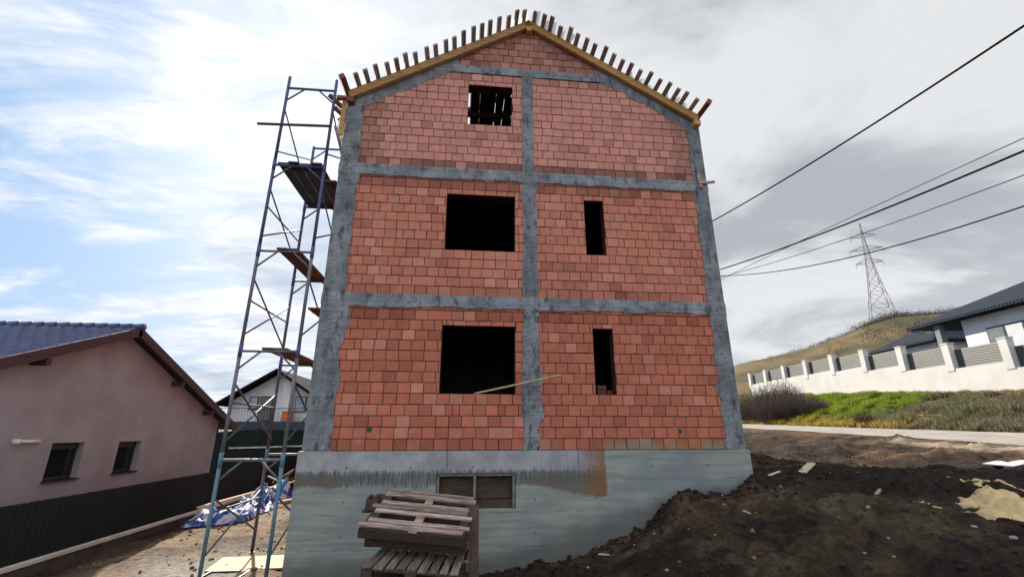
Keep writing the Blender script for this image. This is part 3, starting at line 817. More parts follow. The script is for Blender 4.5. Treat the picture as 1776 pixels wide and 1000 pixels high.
# grass on the bank, tufts on the lot
def blades(name, X, Yv, H, Wd, cols, mat, lean=.5, z0=None):
    n = len(X); Z0 = terrain(X, Yv)-.02 if z0 is None else z0
    a = RNG.uniform(0, 2*np.pi, n); l = RNG.uniform(0, 2*np.pi, n); lm = RNG.uniform(.1, lean, n)*H
    bx, by = np.cos(a)*Wd, np.sin(a)*Wd
    p0 = np.stack([X-bx, Yv-by, Z0], -1); p1 = np.stack([X+bx, Yv+by, Z0], -1)
    p2 = np.stack([X+np.cos(l)*lm, Yv+np.sin(l)*lm, Z0+H], -1)
    V = np.stack([p0, p1, p2], 1).reshape(-1, 3); Fc = np.arange(3*n).reshape(n, 3)
    C3 = np.repeat(cols, 3, axis=0)
    return np_mesh(name, V, Fc, mat, C3, org=np.zeros(3))
def grass_mat():
    t = NT('grass_blades'); a = t.N('ShaderNodeAttribute', attribute_name='col').outputs['Color']
    t.fin(a, .7, .2); tr = t.N('ShaderNodeBsdfTranslucent'); h = t.N('ShaderNodeHueSaturation', i_Value=1.5); t.L(a, h.inputs['Color']); t.L(h.outputs[0], tr.inputs[0])
    mx = t.N('ShaderNodeMixShader', i_0=.45); t.L(t.bs.outputs[0], mx.inputs[1]); t.L(tr.outputs[0], mx.inputs[2]); t.L(mx.outputs[0], t.n['Material Output'].inputs['Surface'])
    return t.m
grass_m = grass_mat()
def bank_grass():
    n = 220000
    s = 11+RNG.random(n)**1.2*36; p = RNG.uniform(17.0, 21.9, n)
    X = CAM[0]+TV[0]*s+NV[0]*p; Yv = CAM[1]+TV[1]*s+NV[1]*p
    cl = fbm(X*.7, Yv*.7, 4)
    clump = fbm(X*1.9+3, Yv*1.9, 3)
    green = np.clip(sstep(22.8, 25.5, s+3.5*fbm(X*.35, Yv*.35, 3))*1.0, 0, 1)
    dryfoot = sstep(18.4, 17.4, p+1.2*cl)*sstep(20, 23, s)
    top = sstep(21.0, 21.8, p+.6*cl)
    c = np.where(green[:, None] > RNG.random(n)[:, None], np.array([[.115, .15, .018]]), np.array([[.13, .10, .078]]))
    c = np.where((green < .5)[:, None]&(RNG.random(n) < .25+.5*(clump > .15))[:, None], np.array([[.08, .095, .04]]), c)
    c = lerp(c, np.array([[.24, .16, .035]]), (np.clip(dryfoot, 0, 1)*.85*(RNG.random(n) < .8))[:, None])
    c = lerp(c, np.array([[.20, .13, .07]]), (top*.6)[:, None])
    c = c*RNG.uniform(.65, 1.3, n)[:, None]*(1+.5*clump)[:, None]
    H = (.10+.22*np.clip(.5+clump*1.4, 0, 1))*RNG.uniform(.6, 1.3, n)*(1-.45*top)
    keep = RNG.random(n) < np.clip(.55+clump*1.8, .12, 1)
    o = blades('bank_grass', X[keep], Yv[keep], H[keep], .018+.012*RNG.random(keep.sum()), np.clip(c[keep], .01, 1), grass_m, 1.1)
    tag(o, kind='stuff')
bank_grass()
def lot_grass():
    n = 120000
    X = RNG.uniform(3.2, 13, n); Yv = RNG.uniform(-7, 1.5, n)
    dn = fbm(X*.8+7, Yv*.8, 3)+.8*fbm(X*2.5, Yv*2.5, 2)
    extra = np.exp(-((X-5.3)/.8)**2-((Yv+2.8)/.7)**2)*.8
    keep = (dn+extra > .10)&~((X < W+.2)&(Yv > -.2))
    X, Yv = X[keep], Yv[keep]; n = len(X)
    c = np.where(RNG.random(n)[:, None] < .35, np.array([[.035, .045, .013]]), np.array([[.085, .058, .034]]))*RNG.uniform(.5, 1.3, n)[:, None]
    o = blades('lot_grass', X, Yv, RNG.uniform(.012, .05, n), .004+.004*RNG.random(n), c, grass_m, 3.5); tag(o, kind='stuff')
lot_grass()
def clods():
    bm = bmesh.new(); bmesh.ops.create_icosphere(bm, subdivisions=1, radius=1)
    bv = np.array([v.co[:] for v in bm.verts]); bf = np.array([[v.index for v in f.verts] for f in bm.faces]); bm.free()
    n = 7000; V = []; Fc = []; Cc = []
    X = RNG.uniform(-4.2, 13.5, n); Yv = np.where(X < 0, RNG.uniform(-3, 9, n), RNG.uniform(-6.5, 5.5, n))
    near = RNG.random(n) < .22
    X = np.where(near, RNG.uniform(3.4, 8.3, n), X); Yv = np.where(near, -.03-np.abs(RNG.normal(0, .28, n)), Yv)
    keep = ~((X > -.1)&(X < W+.1)&(Yv > -.06))
    X, Yv = X[keep], Yv[keep]; n = len(X)
    Z0 = terrain(X, Yv)
    sz = .005+.04*RNG.random(n)**4.5
    for i in range(n):
        k = bv*(1+RNG.uniform(-.35, .35, (len(bv), 1)))*np.array([RNG.uniform(.7, 1.4), RNG.uniform(.7, 1.4), RNG.uniform(.5, .9)])*sz[i]
        V.append(k+np.array([X[i], Yv[i], Z0[i]+sz[i]*.25])); Fc.append(bf+i*len(bv))
        b = np.array([.030, .020, .016]) if X[i] > 0 else np.array([.15, .11, .075])
        r = RNG.random()
        if r < .03: b = np.array([.16, .13, .11])
        elif r < .3: b = b*1.5
        Cc.append(np.tile(b*RNG.uniform(.6, 1.3), (len(bv), 1)))
    o = np_mesh('soil_clods', np.concatenate(V), np.concatenate(Fc), attr_mat('clod', 1, 20, .3, .95, .5, 40, .01), np.concatenate(Cc), org=np.zeros(3)); tag(o, kind='stuff')
clods()

# ------------------------------------------------------------------ left neighbour house
M['plaster_l'] = plain('mauve_grey_render', (.33, .31, .34), (.27, .252, .278), 1.2, .9, .15, .35, 60, .006)
M['tile_l'] = plain('glazed_grey_tile', (.05, .064, .15), (.03, .038, .10), 4, .38, .5, .15, 20)
M['soffit'] = wood('dark_purple_boarding', (.085, .05, .055), (.055, .034, .038), 1, .1)
M['glass_dark'] = NT('dark_glass').fin((.012, .016, .018), .06, .6)
M['frame_dark'] = plain('anthracite_frame', (.03, .032, .036), None, 5, .5)
lh = empty('neighbour_house', (-10.3, 4.2, -2.05), 'low mauve rendered bungalow with grey tiled roof behind the dark fence', 'house')
LX, LY0, LY1, RY, RZ, LSL = -6.3, -1.2, 9.78, 4.2, 2.98, .388
WINL = [(2.88, 3.79, -.72, .075), (4.93, 5.80, -.72, .06)]
mb = MB(); ys = sorted({LY0, RY, LY1}|{v for w in WINL for v in w[:2]})
def rz_l(y): return RZ-.14-LSL*abs(y-RY)
for a, b_ in zip(ys[:-1], ys[1:]):
    w = [q for q in WINL if q[0] <= a and q[1] >= b_]
    segs = [(-2.1, None)] if not w else [(-2.1, w[0][2]), (w[0][3], None)]
    for z0, z1 in segs:
        ta, tb = (rz_l(a), rz_l(b_)) if z1 is None else (z1, z1)
        mb.prism([(LX, a, z0), (LX, b_, z0), (LX, b_, tb), (LX, a, ta)], (-.3, 0, 0))
mb.box((-14.3, LY0, -2.1), (LX-.3, LY0+.3, rz_l(LY0)-.1)); mb.box((-14.3, LY1-.3, -2.1), (LX-.3, LY1, rz_l(LY1)-.1))
mb.build('wall', M['plaster_l'], lh)
def tiles(mb, o, U, V, LU, LV_, tw=.30, tl=.36):
    """o top corner, U along ridge, V down slope"""
    U = Vector(U).normalized(); V = Vector(V).normalized(); Nn = U.cross(V).normalized()
    if Nn.z < 0: Nn = -Nn
    nu = int(LU/tw*6); nc = int(LV_/tl); vs = []; fs = []
    for j in range(nc):
        for e in (0, 1):
            for i in range(nu+1):
                u = LU*i/nu; ph = (u/tw)%1; h = .022*math.sin(2*math.pi*ph)+(.035 if e else .0)
                vs.append(o+U*u+V*(tl*(j+e)+(.012*math.sin(2*math.pi*ph) if e else 0))+Nn*h)
    n1 = nu+1
    for r in range(2*nc-1):
        for i in range(nu): fs.append((r*n1+i, r*n1+i+1, (r+1)*n1+i+1, (r+1)*n1+i))
    mb.add(vs, fs)
RX = -5.97
mb = MB(); Lsl = 7.0
for sgn in (-1, 1):
    V = Vector((0, sgn, -LSL)).normalized()
    tiles(mb, Vector((-14.6, RY, RZ)), (1, 0, 0), V, 14.6+RX, Lsl)
rf = mb.build('roof', M['tile_l'], lh, smooth=True)
mb = MB()
for k in range(28): mb.tube((-14.6+k*.31, RY, RZ+.02), (-14.6+k*.31+.33, RY, RZ+.03), .085, 10, .10)
mb.build('ridge_cap', M['tile_l'], rf, smooth=True)
for sgn in (-1, 1):
    V = Vector((0, sgn, -LSL)).normalized(); Nn = Vector((0, sgn*LSL, 1)).normalized()
    b = MB(); p = Vector((RX, RY, RZ))-Nn*.10; b.bar(p+V*.0, p+V*Lsl, .05, .22, Nn); b.build('verge_board', M['soffit'], lh)
    b = MB(); p = Vector((RX-.025, RY, RZ))-Nn*.055; q = p+V*Lsl; w = Vector((-8.6, 0, 0)); b.prism([p, q, q-Nn*.03, p-Nn*.03], w); b.build('soffit', M['soffit'], lh)
    for t in (2.7, 4.9):
        c = Vector((RX, RY, RZ))+V*t-Nn*.30; b = MB(); b.bar(c+Vector((.0, 0, 0)), c+Vector((-.5, 0, 0)), .12, .14); b.build('purlin_end', M['soffit'], lh)
for (y0, y1, z0, z1) in WINL:
    b = MB(); w = .06; X0 = LX-.14
    b.box((X0-.05, y0, z0), (X0, y0+w, z1)); b.box((X0-.05, y1-w, z0), (X0, y1, z1)); b.box((X0-.05, y0+w, z0), (X0, y1-w, z0+w)); b.box((X0-.05, y0+w, z1-w), (X0, y1-w, z1))
    b.box((X0-.05, y0-.0, z1-.14), (X0+.02, y1, z1-.06))
    f = b.build('window', M['frame_dark'], lh)
    b = MB(); b.box((X0-.04, y0+w, z0+w), (X0-.025, y1-w, z1-w)); b.build('pane', M['glass_dark'], f)
    b = MB(); b.box((X0, y0-.03, z0-.035), (LX+.05, y1+.03, z0)); b.build('sill', M['frame_dark'], f)
b = MB(); b.tube((LX-.1, 1.95, .125), (LX+.10, 1.95, .125), .055, 10); b.tube((LX+.06, 1.93, .13), (LX+.06, 2.44, .12), .035, 10); b.tube((LX, 2.44, .12), (LX+.08, 2.44, .12), .045, 10)
b.build('flue_pipe', plain('white_plastic', (.75, .74, .74), None, 5, .5), lh, smooth=True)

# dark fence on its pale kerb
M['fence_dark'] = plain('anthracite_sheet', (.011, .012, .015), (.007, .008, .010), 2, .6, .25)
def sheet_fence(name, A, B, z0, z1, label, pitch=.13, kerb=True):
    A = Vector(A); B = Vector(B); L = (B-A).length; d = (B-A).normalized(); nrm = d.cross(Vector((0, 0, 1)))
    root = empty(name, Vector((*((A+B)/2).xy, z0-.1)), label, 'fence')
    nseg = max(1, round(L/2.2)); w = L/nseg
    for k in range(nseg):
        mb = MB(); n = int(w/pitch*2); vs = []; fs = []
        for i in range(n+1):
            q = A+d*(k*w+w*i/n)+nrm*(.028 if i % 2 else -.028)
            vs += [(q.x, q.y, z0), (q.x, q.y, z1+random.uniform(-.004, .004))]
        fs = [(2*i, 2*i+2, 2*i+3, 2*i+1) for i in range(n)]
        mb.add(vs, fs); mb.build('fence_panel', M['fence_dark'], root)
    for k in range(nseg+1):
        q = A+d*k*w-nrm*.055; b = MB(); b.box((q.x-.025, q.y-.025, z0-.1), (q.x+.025, q.y+.025, z1-.03)); b.build('post', M['fence_dark'], root)
    if kerb:
        b = MB(); b.bar(Vector((A.x, A.y, z0+.0))+nrm*.06, Vector((B.x, B.y, z0+.0))+nrm*.06, .11, .075); b.build('kerb', plain('pale_kerb', (.58, .56, .53), (.45, .43, .4), 3), root, bevel=.008)
        b = MB(); b.bar(Vector((A.x, A.y, z0-.24))+nrm*.05, Vector((B.x, B.y, z0-.24))+nrm*.05, .08, .40); b.build('footing', plain('shadow_dark_footing', (.07, .06, .055), (.04, .035, .032), 3), root)  # shadow below the kerb put into the footing colour
    return root
sheet_fence('sheet_fence', (-4.9, -6, 0), (-4.9, 12.0, 0), -1.90, -.88, 'long dark corrugated fence on a pale kerb before the mauve bungalow')
sheet_fence('sheet_fence', (-4.85, 12.3, 0), (2.0, 13.2, 0), -2.1, -.29, 'dark fence with a pale top rail closing the yard behind the scaffold', kerb=False)
b = MB(); b.bar((-6.9, 12.2, -.36), (-1.0, 12.6, -.22), .05, .05); tag(b.build('top_rail', plain('pale_rail', (.5, .49, .48), None, 4)), 'thin pale rail along the top of the rear dark fence', 'rail')

# hedge and green netting behind, white house with balcony
M['net'] = plain('green_netting', (.004, .013, .008), (.003, .009, .006), 6, .9)
b = MB(); n = 40; vs = []
for i in range(n+1):
    x = -11+i*10/n; vs += [(x, 15.2+.04*math.sin(i*1.1), -2.2), (x, 15.2+.04*math.sin(i*1.1+.5), .28+.03*math.sin(i*.7))]
b.add(vs, [(2*i, 2*i+2, 2*i+3, 2*i+1) for i in range(n)])
for i in range(6): b.bar((-11+i*2, 15.27, -2.2), (-11+i*2, 15.27, .3), .05, .05)
tag(b.build('netting_fence', M['net']), 'dark green netting fence between the rear yard and the white house', 'fence')
bh = empty('balcony_house', (-10.8, 29, -2.3), 'white gabled house with a balcony and dark roof edge far behind the scaffold', 'house')
BX0, BX1, BRX, BRZ, BSL = -14.0, -7.6, -10.82, 4.62, .645
M['white_r'] = plain('white_render', (.62, .62, .63), (.54, .54, .56), 1.5, .9, .15)
mb = MB(); mb.prism([(BX0, 26.6, .95), (BX1, 26.6, .95), (BX1, 26.6, BRZ-BSL*abs(BX1-BRX)-.12), (BRX, 26.6, BRZ-.12), (BX0, 26.6, BRZ-BSL*abs(BX0-BRX)-.12)], (0, 8, 0)); mb.box((BX0, 27.4, -2.4), (BX1, 34, .5)); mb.box((-10.4, 26.25, .95), (-9.7, 26.6, 3.9)); mb.build('wall', M['white_r'], bh)
mb = MB()
for sgn in (-1, 1):
    a = Vector((BRX, 25.6, BRZ)); e = a+Vector((sgn*3.75, 0, -3.75*BSL)); mb.prism([a, e, e+Vector((0, 0, -.22)), a+Vector((0, 0, -.22))], (0, 9.5, 0))
mb.build('roof', plain('dark_brown_roof', (.014, .010, .013), (.010, .008, .010), 3, .95, .02), bh)
mb = MB(); mb.box((-14.6, 25.3, .42), (-7.0, 27.4, .93)); blc = mb.build('balcony_slab', plain('dark_blue_fascia', (.04, .055, .075), None, 3), bh)
mb = MB()
for k in range(39): mb.tube((-14.5+k*.19, 25.38, .95), (-14.5+k*.19, 25.38, 1.80), .009, 5)
mb.tube((-14.6, 25.38, 1.82), (-7, 25.38, 1.82), .02, 6); mb.build('railing', M['frame_dark'], bh)
for (x0, x1, z0, z1, kd) in ((-12.75, -12.1, 1.75, 2.7, 0), (-12.0, -11.1, .97, 2.72, 1), (-9.55, -8.75, 1.6, 2.72, 0)):
    b = MB(); b.box((x0, 26.52, z0), (x1, 26.59, z1)); f = b.build('door' if kd else 'window', M['frame_dark'], bh)
    b = MB(); b.box((x0+.06, 26.50, z0+.07), (x1-.06, 26.515, z1-.07)); b.build('pane', M['glass_dark'] if kd else plain('pale_blind', (.33, .38, .46), None, 2, .3), f)
for x in (-14.2, -11.4, -8.2): b = MB(); b.box((x-.12, 25.5, -2.4), (x+.12, 25.75, .42)); b.build('porch_post', M['frame_dark'], bh)
mb = MB(); mb.box((-13.6, 27.3, -2.2), (-8.0, 27.38, .3)); mb.build('shade_panel', M['frame_dark'], bh)  # dark panel in place of the shade under the balcony
b = MB(); b.box((-10.0, 25.6, .93), (-9.35, 26.1, 1.55)); b.box((-10.03, 25.57, 1.55), (-9.32, 26.13, 1.62)); b.tube((-9.9, 25.55, .96), (-9.9, 25.6, .96), .06, 8)
tag(b.build('orange_box', plain('orange_plastic', (.62, .17, .03), (.5, .12, .02), 3, .5), bevel=.02), 'orange storage box standing on the balcony of the white house', 'box')
sd = empty('garden_shed', (-4.9, 16.6, -2.2), 'small white garden shed peeking out beside the brick house corner', 'shed')
b = MB(); b.box((-5.45, 16, -2.3), (-4.2, 17.4, -.05)); b.build('wall', M['white_r'], sd)
b = MB(); b.prism([(-5.65, 15.8, -.08), (-4.0, 15.8, -.08), (-4.0, 15.8, .12), (-4.8, 15.8, .28), (-5.65, 15.8, .12)], (0, 1.9, 0)); b.build('roof', M['white_r'], sd)

# ------------------------------------------------------------------ yard clutter on the left
def tarp():
    V = []; Fc = []; n = 90; mct = 26; cols = []
    P0 = np.array([-3.75, 4.9]); P1 = np.array([-3.55, 10.2])
    for i in range(n+1):
        for j in range(mct+1):
            a = i/n; b_ = j/mct
            c = P0+(P1-P0)*a
            wd = .55+.25*math.sin(a*7)+.12*math.sin(a*17)
            x = c[0]+(b_-.5)*2*wd; y = c[1]
            env = (1-(2*b_-1)**4)*(1-(2*a-1)**8)
            h = env*(.24+.16*math.sin(a*11+1)+.45*float(fbm(np.array([a*9.]), np.array([b_*3.]), 4, .65)[0])+(.25 if a > .8 else 0))
            r = float(fbm(np.array([a*20.]), np.array([b_*7.+3]), 3, .65)[0])
            z = tz(x, y)+.02+max(h, .01)+.20*abs(r)*env
            V.append((x, y, z))
            q = float(fbm(np.array([a*24+5.]), np.array([b_*9.]), 3, .6)[0])
            cols.append((.40, .41, .48) if q > .04 else ((.018, .026, .20) if q > -.22 else (.03, .14, .36)))
    for i in range(n):
        for j in range(mct): k = i*(mct+1)+j; Fc.append((k, k+1, k+mct+2, k+mct+1))
    o = np_mesh('tarpaulin', np.array(V), np.array(Fc), attr_mat('tarp', 1, 8, .15, .45, .4, 12, .02), np.array(cols), smooth=True)
    tag(o, 'crumpled blue and white tarpaulin heaped on the ground along the dark fence', 'tarpaulin')
tarp()
for i, (a, b_, r, lab) in enumerate((((-4.35, 5.6), (-3.1, 12.0), .04, 'long pale pole lying across the blue tarpaulin near the fence'), ((-3.1, 7.6), (-1.5, 10.6), .045, 'pale timber lying right of the blue tarpaulin towards the house wall'))):
    zz = .42 if i == 0 else .12
    b = MB(); b.bar((a[0], a[1], tz(*a)+zz), (b_[0], b_[1], tz(*b_)+zz+.15), r*2, r*1.5); tag(b.build('timber_pole', M['pale_wood'], bevel=.004), lab, 'timber')
hp = ['longest offcut on top of the brown wood heap behind the tarpaulin', 'reddish offcut in the brown wood heap behind the tarpaulin', 'upright offcut sticking up from the brown wood heap', 'short offcut at the foot of the brown wood heap', 'tilted offcut leaning on the right of the brown wood heap', 'pale ended offcut crowning the brown wood heap', 'flat offcut under the brown wood heap']
for k in range(7):
    x, y = -3.95+random.uniform(-.35, .35), 10.6+random.uniform(-.5, .5); a = random.uniform(0, 3.1); tl = random.uniform(.1, .9); L = random.uniform(.35, .7)
    d = Vector((math.cos(a)*math.cos(tl), math.sin(a)*math.cos(tl), math.sin(tl))); c = Vector((x, y, tz(x, y)+.15+.11*k))
    b = MB(); b.bar(c-d*L, c+d*L, .13, .05); tag(b.build('timber_offcut', wood('offcut_wood%d' % k, random.choice([(.22, .12, .07), (.15, .08, .055), (.32, .22, .15)]), (.10, .06, .04), 0, .2), bevel=.004), hp[k], 'offcut', 'offcuts in the brown wood heap')
zp = tz(-.95, .9)+.42
pl = MB(); pl.obox((-.93, .95, -1.93), (.62, .04, 0), (-.03, .36, .02), (0, 0, .012)); tag(pl.build('plywood_sheet', M['ply'], bevel=.003), 'pale yellow plywood sheet lying at the foot of the scaffold', 'plywood')
tb = empty('mortar_tub', (-1.05, .32, -2.0), 'dark mortar tub below the plywood sheet at the scaffold foot', 'tub')
b = MB(); cx, cy, zb_, zt = -1.08, .30, -2.02, -1.95
def ring(w, h, z): return [(cx-w, cy-h, z), (cx+w, cy-h, z), (cx+w, cy+h, z), (cx-w, cy+h, z)]
r1, r2, r3, r4 = ring(.26, .16, -2.15), ring(.32, .22, -1.93), ring(.30, .20, -1.93), ring(.25, .15, -2.12)
vs = r1+r2+r3+r4; fs = [(3, 2, 1, 0)]+[(i, (i+1) % 4, 4+(i+1) % 4, 4+i) for i in range(4)]+[(4+i, 4+(i+1) % 4, 8+(i+1) % 4, 8+i) for i in range(4)]+[(8+i, 8+(i+1) % 4, 12+(i+1) % 4, 12+i) for i in range(4)]+[(12, 13, 14, 15)]
b.add(vs, fs); b.build('shell', M['frame_dark'], tb)
b = MB(); b.tube((cx-.33, cy-.22, -1.925), (cx+.33, cy-.22, -1.925), .014, 6); b.build('rim', plain('pale_rim', (.45, .42, .38), None, 4), tb)

# ------------------------------------------------------------------ street wall on the right
M['wall_white'] = plain('cream_render', (.47, .465, .45), (.42, .412, .395), .9, .9, .15, .3, 40, .005)
M['slat'] = plain('grey_metal_slat', (.062, .068, .066), (.05, .054, .052), 2, .5, .4)
sf = empty('street_wall', sp(30, 22.35, 1.5), 'long cream garden wall with pillars and grey slatted panels above the grassy bank', 'wall')
S_ = [12.0, 15.0, 18.0, 20.97, 23.85, 26.79, 29.73, 32.78, 35.89, 38.96, 41.96, 44.81]
def coltop(s): return float(np.interp(s, [12, 18, 20.97, 23.85, 26.79, 29.73, 32.78, 35.9, 45], [3.5, 4.1, 4.43, 4.68, 5.04, 5.36, 5.52, 5.58, 5.62]))
def ibase(s): return float(np.interp(s, [10, 20.85, 24.6, 30.3, 38.4, 60], [1.3, 1.97, 2.22, 2.58, 3.09, 4.0]))
def fbox(mb, s0, s1, p0, p1, z0, z1):
    a = sp((s0+s1)/2, (p0+p1)/2, (z0+z1)/2)
    mb.obox(a, Vector((TV[0], TV[1], 0))*(s1-s0)/2, Vector((NV[0], NV[1], 0))*(p1-p0)/2, (0, 0, (z1-z0)/2))
for k, s in enumerate(S_):
    ct = coltop(s); pw = .21
    b = MB(); fbox(b, s-pw, s+pw, 22.08, 22.40, ct-1.45, ct-.06); po = b.build('pillar', M['wall_white'], sf, bevel=.01)
    b = MB(); fbox(b, s-pw-.02, s+pw+.02, 22.06, 22.42, ct-.06, ct); b.build('cap', M['wall_white'], po, bevel=.01)
    if k+1 < len(S_):
        s2 = S_[k+1]; tp = coltop(s)-.10; bt = tp-.98
        b = MB(); fbox(b, s-.21 if k == 0 else s+.0, s2, 22.11, 22.40, ibase(s)-1.0, bt); b.build('base_wall', M['wall_white'], sf)
        b = MB(); fbox(b, s+pw, s2-pw, 22.36, 22.375, bt+.02, tp-.02)
        for q in range(8):
            z = bt+.03+q*.118
            a = sp((s+s2)/2, 22.335, z+.05); b.obox(a, Vector((TV[0], TV[1], 0))*((s2-s)/2-pw-.02), Vector((-NV[0]*.010, -NV[1]*.010, .0015)), Vector((NV[0]*.006, NV[1]*.006, .046)))
        b.build('slat_panel', M['slat'], sf)

# house behind the street wall
rh = empty('villa', sp(24, 30, 2.8), 'white villa with a large dark hipped roof behind the cream street wall', 'house')
M['roof_r'] = None
def roof_mat():
    t = NT('dark_metal_tile'); v = t.obj((1, 1, 1), (0, 0, AZ))
    w = t.N('ShaderNodeTexWave', wave_type='BANDS', bands_direction='Z'); t.L(v, w.inputs['Vector']); w.inputs['Scale'].default_value = 2.2
    w2 = t.N('ShaderNodeTexWave', wave_type='BANDS', bands_direction='Y'); t.L(v, w2.inputs['Vector']); w2.inputs['Scale'].default_value = 1.6
    t.bump(t.math('ADD', w.outputs['Fac'], w2.outputs['Fac']), .5, .05)
    colr = t.mix(t.map(t.noise(v, 2, 5, .6), .35, .65), (.016, .023, .036), (.011, .016, .026))
    return t.fin(colr, .8, .1)
M['roof_r'] = roof_mat()
def hip(mb, s0, s1, p0, p1, ze, sl, th_=.16):
    hw = (p1-p0)/2; zr = ze+sl*hw
    A = [sp(s0, p0, ze), sp(s1, p0, ze), sp(s1, p1, ze), sp(s0, p1, ze)]; R0 = sp(s0+hw, (p0+p1)/2, zr); R1 = sp(s1-hw, (p0+p1)/2, zr)
    dn = Vector((0, 0, -th_)); vs = A+[R0, R1]+[a+dn for a in A]
    mb.add(vs, [(0, 1, 5, 4), (1, 2, 5), (2, 3, 4, 5), (3, 0, 4), (0, 1, 7, 6), (1, 2, 8, 7), (2, 3, 9, 8), (3, 0, 6, 9), (6, 7, 8, 9)])
b = MB(); hip(b, 10, 30.5, 26.0, 37, 6.90, .47); b.build('roof', M['roof_r'], rh)
b = MB(); fbox(b, 11, 27.4, 26.8, 36, 2.6, 6.72); b.build('wall', M['white_r'], rh)
b = MB(); fbox(b, 28.4, 28.75, 26.3, 26.65, 2.6, 6.72); b.build('porch_post', plain('grey_post', (.16, .19, .19), None, 3), rh)
b = MB(); fbox(b, 27.4, 29.9, 31, 36, 2.6, 6.72); b.build('porch_wall', plain('dim_render', (.10, .11, .12), None, 3), rh)
for s0, s1, z0, z1 in ((24.05, 25.95, 4.4, 5.88), (19.5, 21.4, 4.4, 5.85)):
    b = MB(); fbox(b, s0-.07, s1+.07, 26.72, 26.79, z0-.07, z1+.07); f = b.build('window', M['frame_dark'], rh)
    md = (s0+s1)/2
    for a, c in ((s0+.02, md-.07), (md+.07, s1-.02)):
        b = MB(); fbox(b, a, c, 26.70, 26.715, z0, z1-.03); b.build('pane', plain('sky_white_pane', (.50, .50, .52), (.44, .44, .46), 2, .25, .5) if a == s0+.02 else plain('grey_pane', (.15, .17, .18), (.12, .13, .14), 2, .2, .5), f)  # white pane imitates reflected sky and curtain; grey pane is a flat colour
b = MB(); pts = [sp(30.3, 26.0, 6.72), sp(29.9, 26.15, 6.55), sp(29.3, 26.3, 6.35), sp(28.75, 26.35, 6.3), sp(28.75, 26.35, 3.2)]; b.path(pts, .05, 8); b.build('downpipe', M['frame_dark'], rh)
gh = empty('outbuilding', sp(36, 33, 3.0), 'lower dark roofed outbuilding left of the white villa behind the wall', 'outbuilding')
b = MB(); hip(b, 33.0, 39.6, 30.0, 36.6, 6.75, .55); b.build('roof', M['roof_r'], gh)
b = MB(); fbox(b, 33.6, 39.0, 30.6, 36, 2.8, 6.58); b.build('wall', M['white_r'], gh)

# bare shrubs at the road edge, scrub on the hill
def twigs(cx, cy, h, w, n, seed):
    r = random.Random(seed); mb = MB(); z0 = tz(cx, cy)-.05
    for i in range(n):
        a = r.uniform(0, 6.28); q = r.random()**.6*w; b0 = Vector((cx+math.cos(a)*q*.55, cy+math.sin(a)*q*.55, z0))
        hh = h*r.uniform(.5, 1.05)*(1-.35*q/w); tp = b0+Vector((math.cos(a)*q*.6+r.uniform(-.15, .15), math.sin(a)*q*.6+r.uniform(-.15, .15), hh))
        mid = (b0+tp)/2+Vector((r.uniform(-.08, .08), r.uniform(-.08, .08), 0))
        mb.tube(b0, mid, .013, 4, .009, caps=False); mb.tube(mid, tp, .009, 4, .003, caps=False)
        for k in range(5):
            t = r.uniform(.25, .95); o = b0.lerp(tp, t); e = o+Vector((r.uniform(-.25, .25), r.uniform(-.25, .25), r.uniform(.08, .35)))*h*.5
            mb.tube(o, e, .006, 3, .002, caps=False)
            for _ in range(2):
                e2 = e+Vector((r.uniform(-.1, .1), r.uniform(-.1, .1), r.uniform(-.04, .12))); mb.tube(o.lerp(e, .6), e2, .004, 3, .001, caps=False)
    return mb
M['twig'] = plain('bare_twig', (.085, .058, .05), (.05, .036, .032), 5)
for k, (s, p, h, w, lab) in enumerate(((33.2, 17.5, 2.4, 1.5, 'dense dark bare shrub beside the brick house corner at the road'), (31.6, 18.2, 2.0, 1.3, 'bare twiggy shrub in the middle of the roadside thicket'), (35.0, 19.2, 2.5, 1.6, 'taller pale tipped bare shrub under the far end of the cream wall'), (30.2, 18.6, 1.3, 1.0, 'low bare shrub at the right end of the thicket by the grass'), (36.2, 17.6, 2.5, 1.5, 'bare shrub half hidden by the house at the far road edge'))):
    q = sp(s, p); tag(twigs(q.x, q.y, h, w, 300, 40+k).build('bare_shrub', M['twig']), lab, 'shrub', 'bare shrubs at the road edge')
q = sp(24.4, 17.5); tag(twigs(q.x, q.y, .75, .5, 60, 77).build('bare_shrub', plain('rusty_twig', (.11, .06, .03), None, 5)), 'small rusty dead shrub on the yellow foot of the grassy bank', 'shrub', 'bare shrubs at the road edge')
def scrub():
    n = 2600; V = []; Fc = []; Cc = []; k = 0
    az = RNG.uniform(30, 56, n); d = np.where(RNG.random(n) < .75, RNG.normal(212, 7, n), RNG.uniform(120, 205, n))
    keep = (d > 195)|(RNG.random(n) < .22)
    # denser towards the top by the pylon
    keep &= RNG.random(n) < np.interp(az, [30, 38, 43, 46, 56], [.35, .55, .9, 1, 1])
    for a, dd in zip(az[keep], d[keep]):
        x = CAM[0]+dd*math.sin(math.radians(a)); y = CAM[1]+dd*math.cos(math.radians(a)); z = tz(x, y); h = RNG.uniform(.6, 1.9)*float(np.interp(a, [30, 40, 44, 46, 50], [.5, .75, 1.2, 1.6, 1.3]))
        m_ = 130; c = RNG.normal(0, 1, (m_, 3))*np.array([h*.55, h*.55, h*.30])+np.array([x, y, z+h*.5])
        t = RNG.normal(0, 1, (m_, 3, 3))*.10*h*.5
        V.append((c[:, None]+t).reshape(-1, 3)); Fc.append(np.arange(m_*3).reshape(-1, 3)+k); k += m_*3
        Cc.append(np.tile(np.array([.10, .068, .062])*RNG.uniform(.6, 1.3), (m_*3, 1)))
    o = np_mesh('hill_scrub', np.concatenate(V), np.concatenate(Fc), attr_mat('scrub', 1, 1, .2, .95, 0, 5, .01), np.concatenate(Cc), org=np.zeros(3)); tag(o, kind='stuff')
scrub()

